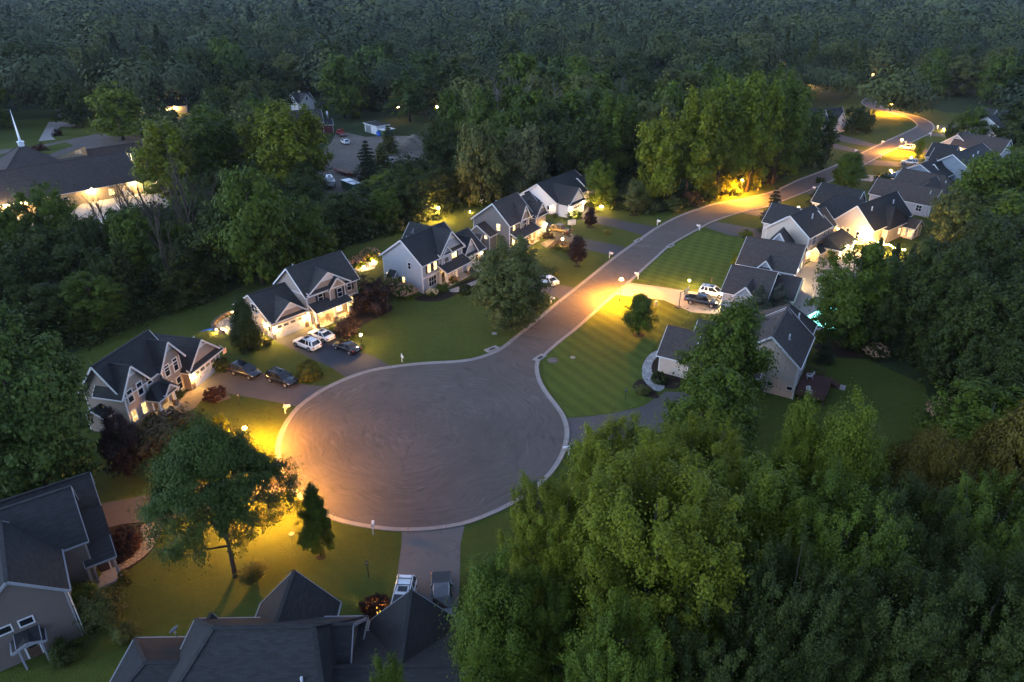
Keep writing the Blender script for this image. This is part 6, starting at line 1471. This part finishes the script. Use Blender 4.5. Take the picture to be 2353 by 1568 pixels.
def hoop(o, h=3.3):
    m = MB(); m.tube([(0,0,0),(0,0,h-.4),(.7,0,h)], .07, 8); m.box(-.6,.3,-.4,.4,0,.18); m.build('post', M['iron'], o)
    m = MB(); m.box(.95,1.0,-.9,.9,h-.5,h+.6); b_ = m.build('backboard', M['pipe'] if h > 3.35 else M['iron'], o)
    m = MB()
    for y in (-.9,.86): m.box(1.0,1.02,y,y+.05,h-.5,h+.6)
    for z in (-.5,.55): m.box(1.0,1.02,-.9,.9,h+z,h+z+.05)
    for y in (-.3,.26): m.box(1.0,1.02,y,y+.04,h-.3,h+.1)
    m.box(1.0,1.02,-.3,.3,h+.06,h+.1); m.build('marking', M['paint_white'], b_)
    m = MB(); m.tube([(1.25+.23*math.cos(t*.5236), .23*math.sin(t*.5236), h-.3) for t in range(13)], .018, 5, cap=False); m.beam((1.0,0,h-.32),(1.05,0,h-.3), .1, .04); g = m.build('rim', M['paint_orange'], o)
    m = MB()
    for t in range(12): m.beam((1.25+.23*math.cos(t*.5236), .23*math.sin(t*.5236), h-.3), (1.25+.13*math.cos(t*.5236+.4), .13*math.sin(t*.5236+.4), h-.72), .012, .012)
    m.build('net', M['pipe'], g)
hoop(o)
o = empty('basketball_hoop', at(1309,543), R(-75), 'basketball hoop with clear backboard behind the bronze pickup', 'basketball hoop'); hoop(o, 3.4)
def mailbox(px, py, face, lb):
    o = empty('mailbox', at(px, py), face, lb, 'mailbox', 'white kerbside mailboxes')
    m = MB(); m.box(-.06,.06,-.06,.06,0,1.35); m.hexa([(-.06,-.06,1.35),(.06,-.06,1.35),(.06,.06,1.35),(-.06,.06,1.35),(-.01,-.01,1.43),(.01,-.01,1.43),(.01,.01,1.43),(-.01,.01,1.43)]); m.box(-.05,.05,-.65,.2,.92,1.0); m.beam((0,-.05,.5),(0,-.45,.93), .07, .07); m.build('post', M['white'], o)
    m = MB(); rg = [(.14*math.cos(t*.3927), .14*math.sin(t*.3927)) for t in range(9)]
    m.loft([[(-.14,y,1.01),(.14,y,1.01)]+[(x,y,1.14+z) for x, z in rg] for y in (-.72,-.12)], sm=False); bx = m.build('box', M['paint_white'], o)
    m = MB(); m.box(-.15,.15,-.735,-.72,1.01,1.2); m.box(-.03,.03,-.75,-.735,1.16,1.19); m.build('door', M['paint_white'], bx)
    m = MB(); m.box(.145,.16,-.35,-.32,1.1,1.32); m.box(.145,.16,-.35,-.25,1.26,1.32); m.build('flag', M['taillamp'], bx)
for a in ((924,832,R(20),'white mailbox on the kerb right of the black saloon driveway'),(656,950,R(100),'brightly lit white mailbox casting a shadow on the dark car driveway'),(858,1229,R(185),'white mailbox on the kerb left of the bottom driveway'),(1307,1046,R(-80),'white mailbox at the right rim of the turning circle'),(1400,593,R(55),'white mailbox beside the bronze pickup driveway mouth'),(1510,518,R(50),'white mailbox by the driveway of the floodlit white house'),(1607,530,R(235),'white mailbox at the corner of the crossed lawn'),(1266,697,R(50),'white mailbox under the right side of the pale green tree'),(1466,642,R(235),'white mailbox throwing a long shadow near the brightest street lamp'),(2025,333,R(45),'white mailbox on the far inner lawn by the curving driveway'),(1963,353,R(45),'white mailbox between the two far left driveways'),(2154,297,R(-60),'farthest white mailbox outside the bend'),(2138,314,R(-100),'white mailbox at the outside of the far bend'),(2024,364,R(230),'white mailbox near the driveway of the silver car'),(2081,334,R(230),'white mailbox just behind the far white car'),(1872,441,R(230),'pale mailbox peeking behind the small dark spruce')): mailbox(*a)
b = at(1998,302); o = empty('lawn_signs', b, R(40), 'two white boards on posts in the far inner lawn', 'sign')
m = MB(); m.box(-1.2,-.2,-.03,.03,.5,1.0); m.box(.3,1.3,-.03,.03,.6,1.1); m.build('board', M['paint_white'], o); m = MB(); m.box(-.75,-.65,-.03,.03,0,1.1); m.box(.75,.85,-.03,.03,0,1.2); m.build('post', M['wood'], o)
o = empty('fire_hydrant', at(1741,439), 0, 'yellow fire hydrant on the lamp lit verge at the upper bend', 'hydrant'); m = MB()
m.cyl((0,0,0), .13, .6, 10); m.ball((0,0,.6), .15, 10); m.cyl((0,0,0), .19, .06, 10); m.build('barrel', plain('hydrant_yellow', (.55,.34,.05), .5, .4), o); m = MB(); m.tube([(-.25,0,.42),(.25,0,.42)], .07, 8); m.tube([(0,0,.45),(0,-.24,.45)], .09, 8); m.build('nozzle', M['galv'], o)
for px, py, h_, lb in ((1834,585,0,''),(1635,648,.6,'short wooden stake in the crossed lawn'),):
    if h_:
        m = MB(); m.box(-.08,.08,-.05,.05,0,h_*1.3); tag(m.build('stake', M['wood'], loc=(*at(px, py), 0)), lb, 'stake')
m = MB(); m.box(-.16,.16,-.12,.12,0,.75); m.box(-.2,.2,-.15,.15,.75,.82); m.box(-.12,.12,-.14,-.12,.35,.6); tag(m.build('utility_box', M['pipe'], loc=(*at(1507,702), 0)), 'small grey utility pedestal on the lawn below the pale driveway', 'utility box')
# stone patio wall with step lights behind the columnar tree
o = empty('patio_wall', at(525,745), 0, 'curved stone patio wall with small lights behind the columnar tree', 'wall')
pts = [at(*p) for p in ((560,716),(530,722),(505,735),(490,750),(497,760),(515,768))]; c = at(525,745); m = MB()
sp_ = [Vector((p[0]-c[0], p[1]-c[1])) for p in pts]; sp_ = spline(sp_, .4)
for a, b in zip(sp_, sp_[1:]): m.beam((a.x,a.y,.28),(b.x,b.y,.28), .45, .56)
m.build('wall', M['ledge'], o); m = MB()
for k in (4, 12, len(sp_)-14, len(sp_)-5): m.ball((sp_[k].x, sp_[k].y-.28, .45), .09, 6)
m.build('step_light', M['warm'], o)
o = empty('fire_pit', at(537,735), 0, 'dark round fire pit bowl on the stone patio', 'fire pit'); m = MB(); m.cyl((0,0,0), .5, .45, 14, r2=.65); m.build('bowl', M['iron'], o)
m = MB(); rng = random.Random(2)
m.face([(-1.2,-.5,.1),(-.1,-.35,.35),(.9,.1,.12),(.7,.7,.3),(-.4,.5,.18)]); m.face([(-1.2,-.5,.09),(-.9,.3,.05),(-.4,.5,.17)]); tag(m.build('folded_cover', M['tarp'], loc=(*at(478,762), 0)), 'crumpled blue grey cover lying on the grass by the stone patio', 'cover')
# garden spotlights
for px, py, g_, r_, lb in ((872,1428,'warm',.12,'small lit path light behind the red bush at the bottom house'),(858,604,'warm',.10,'small lit garden light on the patio behind the flowering bushes'),(837,618,'warm',.08,'small lit path light at the grass edge behind the blue grey house'),(1380,478,'warm',.12,'spotlight at the foot of the spotlit round tree'),(1080,490,'warm',.07,'tiny garden light behind the slate grey house'),(1009,508,'warm',.26,'floodlight hidden in the trees behind the blue grey house'),(24,506,'flood',.30,'lamp lighting the leaves left of the church'),(330,424,'flood',.28,'lamp on a pole at the church car park'),(512,762,'warm',.10,'lit step light in front of the stone patio'),(2168,300,'warm',.18,'small bright lamp beside the far dark conifer'),(2259,304,'warm',.15,'orange lamp under the trees at the far right')):
    o = empty('garden_light', at(px, py), 0, lb, 'garden light'); m = MB(); m.tube([(0,0,0),(0,0,.35)], .03, 6); m.cyl((0,0,.55), .16, .08, 8, r2=.04); m.build('stake', M['iron'], o); m = MB(); m.ball((0,-.05,.42 if r_ < .2 else 3.0), r_, 8); m.build('bulb', M[g_], o)
    if r_ >= .2: m = MB(); m.tube([(0,0,0),(0,0,2.8)], .05, 6); m.build('post', M['iron'], o)
# far lamps glimpsed in the wood
for k, (px, py, z_) in enumerate(((953,62,7),(1130,92,9),(1130,100,4),(1252,254,4),(1005,246,5),(915,246,5),(1295,262,5),(1040,25,6))):
    b = at(px, py, z_); o = empty('far_lamp', (b[0], b[1], 0), 0, ['orange lamp between treetops far above the white farmhouse','orange lamp on a tall pole far behind the willow crowns','dim orange lamp just below the tall far lamp','orange lamp low behind the dead grey trunks','orange lamp beside the dark blue spruce in the wood','yellow lamp right above the white farmhouse spruce','small white lamp right of the dead grey trunks','tiny lamp near the far roof at the top'][k], 'lamp', 'distant lamps in the wood')
    m = MB(); m.tube([(0,0,0),(0,0,z_)], .08, 6); m.build('pole', M['iron'], o); m = MB(); m.ball((0,-.2,z_), .55 if py < 120 else .42, 8); m.build('bulb', glow('far_glow', (1,.5,.12), 60.0) if k == 0 else bpy.data.materials['far_glow'], o)
# utility pole and wires beside the church
b = at(64,245); o = empty('utility_pole', b, R(20), 'leaning timber utility pole with wires above the church steeple', 'utility pole'); hh = height_at(186, b)
m = MB(); m.tube([(0,0,0),(-.6,0,hh)], [.2,.13], 8); m.beam((-1.8,0,hh-.8),(.8,0,hh-.8), .12, .14); m.build('pole', M['wood'], o)
m = MB()
for x in (-1.7,-1.0,.6):
    for q, sag in (((-70,-14,hh-2.0),1.5),((50,30,hh+1),1.2)):
        pr = [(x+(q[0]-x)*t/10, q[1]*t/10, hh-.7+(q[2]-hh+.7)*t/10-sag*4*(t/10)*(1-t/10)) for t in range(11)]; m.tube(pr, .03, 4)
m.build('wire', M['iron'], o)
# fence of the dirt yard, swimming pool, string of lights
o = empty('timber_fence', at(795,462), 0, 'dark board fence along the near edge of the dirt yard', 'fence'); m = MB(); a = Vector(at(760,466)); b = Vector(at(845,455)); c = Vector(at(795,462)); n = 34
for k in range(n):
    p = a.lerp(b, k/n)-c; q = a.lerp(b, (k+.9)/n)-c; m.beam((p.x,p.y,.9),(q.x,q.y,.9), .05, 1.8)
m.build('board', M['wood'], o)
pc = at(1912,728); o = empty('swimming_pool', pc, R(40), 'swimming pool glowing turquoise beneath the round topped tree', 'swimming pool')
m = MB(); m.box(-5.4,5.4,-3.1,3.1,0,.06); m.build('coping', M['concrete'], o)
t = NT('pool_water'); co = t.coord(); w_ = t.noise(co, 1.6, 3.0, .6, 1.5)
e = t.n('ShaderNodeEmission'); t.l(t.mix(w_, (.02,.45,.38), (.30,.95,.75)), e.inputs[0]); e.inputs[1].default_value = 1.6
g2 = t.n('ShaderNodeBsdfGlossy'); g2.inputs['Roughness'].default_value = .08; mx = t.n('ShaderNodeMixShader'); mx.inputs[0].default_value = .06; t.l(e.outputs[0], mx.inputs[1]); t.l(g2.outputs[0], mx.inputs[2]); t.l(mx.outputs[0], t.out.inputs[0])
m = MB(); m.box(-5,5,-2.7,2.7,.06,.075); m.build('water', t.mat, o)
a, b = at(1978,540,2.6), at(2052,566,2.4); d_ = (b[0]-a[0], b[1]-a[1]); o = empty('string_lights', a, 0, 'sagging string of warm bulbs between the sun room and the small conifers', 'string lights')
n = 20; pts = [(d_[0]*1.35*k/n, d_[1]*1.35*k/n, 2.6-.4*math.sin(math.pi*(k/n*3 % 1))) for k in range(n+1)]
m = MB(); m.tube(pts, .02, 5); m.build('cable', M['iron'], o)
for p in pts: m = MB(); m.ball((p[0],p[1],p[2]-.12), .07, 6); m.build('bulb', M['warm'], o)
# garden furniture on porches
def rocker(loc, rz, lb):
    r = empty('rocking_chair', loc, rz, lb, 'chair'); m = MB(); m.box(-.3,.3,-.28,.28,.42,.47); m.build('seat', M['door'], r)
    m = MB()
    for k in range(5): m.beam((-.24+.12*k,.26,.45),(-.26+.13*k,.5,1.15), .07, .02)
    m.beam((-.3,.5,1.15),(.3,.5,1.15), .04, .08); m.build('backrest', M['door'], r)
    for s in (-1,1):
        m = MB(); m.tube([(s*.28,-.5,.12),(s*.28,0,.03),(s*.28,.55,.14)], .03, 5); m.beam((s*.28,-.25,.03),(s*.28,-.25,.62), .04, .04); m.beam((s*.28,.25,.05),(s*.28,.3,.62), .04, .04); m.box(s*.3-.05,s*.3+.05,-.32,.34,.62,.65); m.build('rocker', M['door'], r)
H2 = (math.cos(R(49.1)), math.sin(R(49.1))); hp = lambda u, v, z=.2: (-36.52+u*H2[0]-v*H2[1], 96.45+u*H2[1]+v*H2[0], z)
rocker(hp(7.4,-1.2), R(49.1+20), 'dark rocking chair at the left end of the glowing porch'); rocker(hp(8.7,-1.2), R(49.1-15), 'dark rocking chair in the middle of the glowing porch')
# ---------------------------------------------------------------- light, camera
HAZE = .000045
SUN_EL, SUN_AZ = R(20), R(-112)      # dusk glow from the left, slightly behind the camera (azimuth from +Y, clockwise positive)
w = bpy.data.worlds.new('World'); scene.world = w; w.use_nodes = True
nt = w.node_tree; bg = nt.nodes['Background']
sky = nt.nodes.new('ShaderNodeTexSky'); sky.sky_type = 'NISHITA'; sky.sun_disc = False
sky.sun_elevation = SUN_EL; sky.sun_rotation = SUN_AZ; sky.air_density = 1.0; sky.dust_density = .2; sky.ozone_density = 2.0
hs = nt.nodes.new('ShaderNodeHueSaturation'); hs.inputs['Saturation'].default_value = .30
nt.links.new(sky.outputs[0], hs.inputs['Color']); tn = nt.nodes.new('ShaderNodeMix'); tn.data_type = 'RGBA'; tn.blend_type = 'MULTIPLY'; tn.inputs[0].default_value = 1.0; tn.inputs[7].default_value = (.63,.85,1.27,1)
nt.links.new(hs.outputs[0], tn.inputs[6]); nt.links.new(tn.outputs[2], bg.inputs[0]); bg.inputs[1].default_value = .075
sl = bpy.data.lights.new('Sun', 'SUN'); sl.energy = .42; sl.angle = R(32); sl.color = (.66,.82,1.0)
so = bpy.data.objects.new('Sun', sl); LINK(so)
dv = Vector((math.sin(SUN_AZ)*math.cos(SUN_EL), math.cos(SUN_AZ)*math.cos(SUN_EL), math.sin(SUN_EL)))
so.rotation_euler = dv.to_track_quat('Z', 'Y').to_euler(); so.location = dv*200
cam = bpy.data.cameras.new('Camera'); co_ = bpy.data.objects.new('Camera', cam); LINK(co_)
cam.sensor_width = 36.0; cam.lens = 36.0*FOC/2353.0; cam.clip_end = 6000; cam.clip_start = .5
co_.location = (0, 0, CAMH); co_.rotation_euler = (math.pi/2-PITCH, 0, 0); scene.camera = co_
scene.view_settings.view_transform = 'Standard'; scene.view_settings.look = 'None'; scene.view_settings.gamma = 1.0
scene.view_settings.exposure = 2.22
scene.render.engine = 'CYCLES'
cy = scene.cycles; cy.use_denoising = True; cy.denoiser = 'OPENIMAGEDENOISE'; cy.max_bounces = 5; cy.diffuse_bounces = 2; cy.glossy_bounces = 2; cy.transmission_bounces = 2; cy.transparent_max_bounces = 4
cy.sample_clamp_indirect = 4.0; cy.use_light_tree = True; cy.caustics_reflective = False; cy.caustics_refractive = False
# evening air: one closed box round everything
if HAZE > 0:
    m = MB(); m.box(-2650, 2650, -310, 2650, -1.0, 58.0)
    t = NT('evening_air'); v = t.n('ShaderNodeVolumePrincipled'); v.inputs['Color'].default_value = (.86,.91,1.0,1); v.inputs['Density'].default_value = HAZE; v.inputs['Anisotropy'].default_value = .2
    t.l(v.outputs[0], t.out.inputs['Volume'])
    hz = m.build('haze', t.mat); hz['kind'] = 'stuff'; hz['label'] = 'thin bluish evening haze over the woods'
    cy.volume_bounces = 0
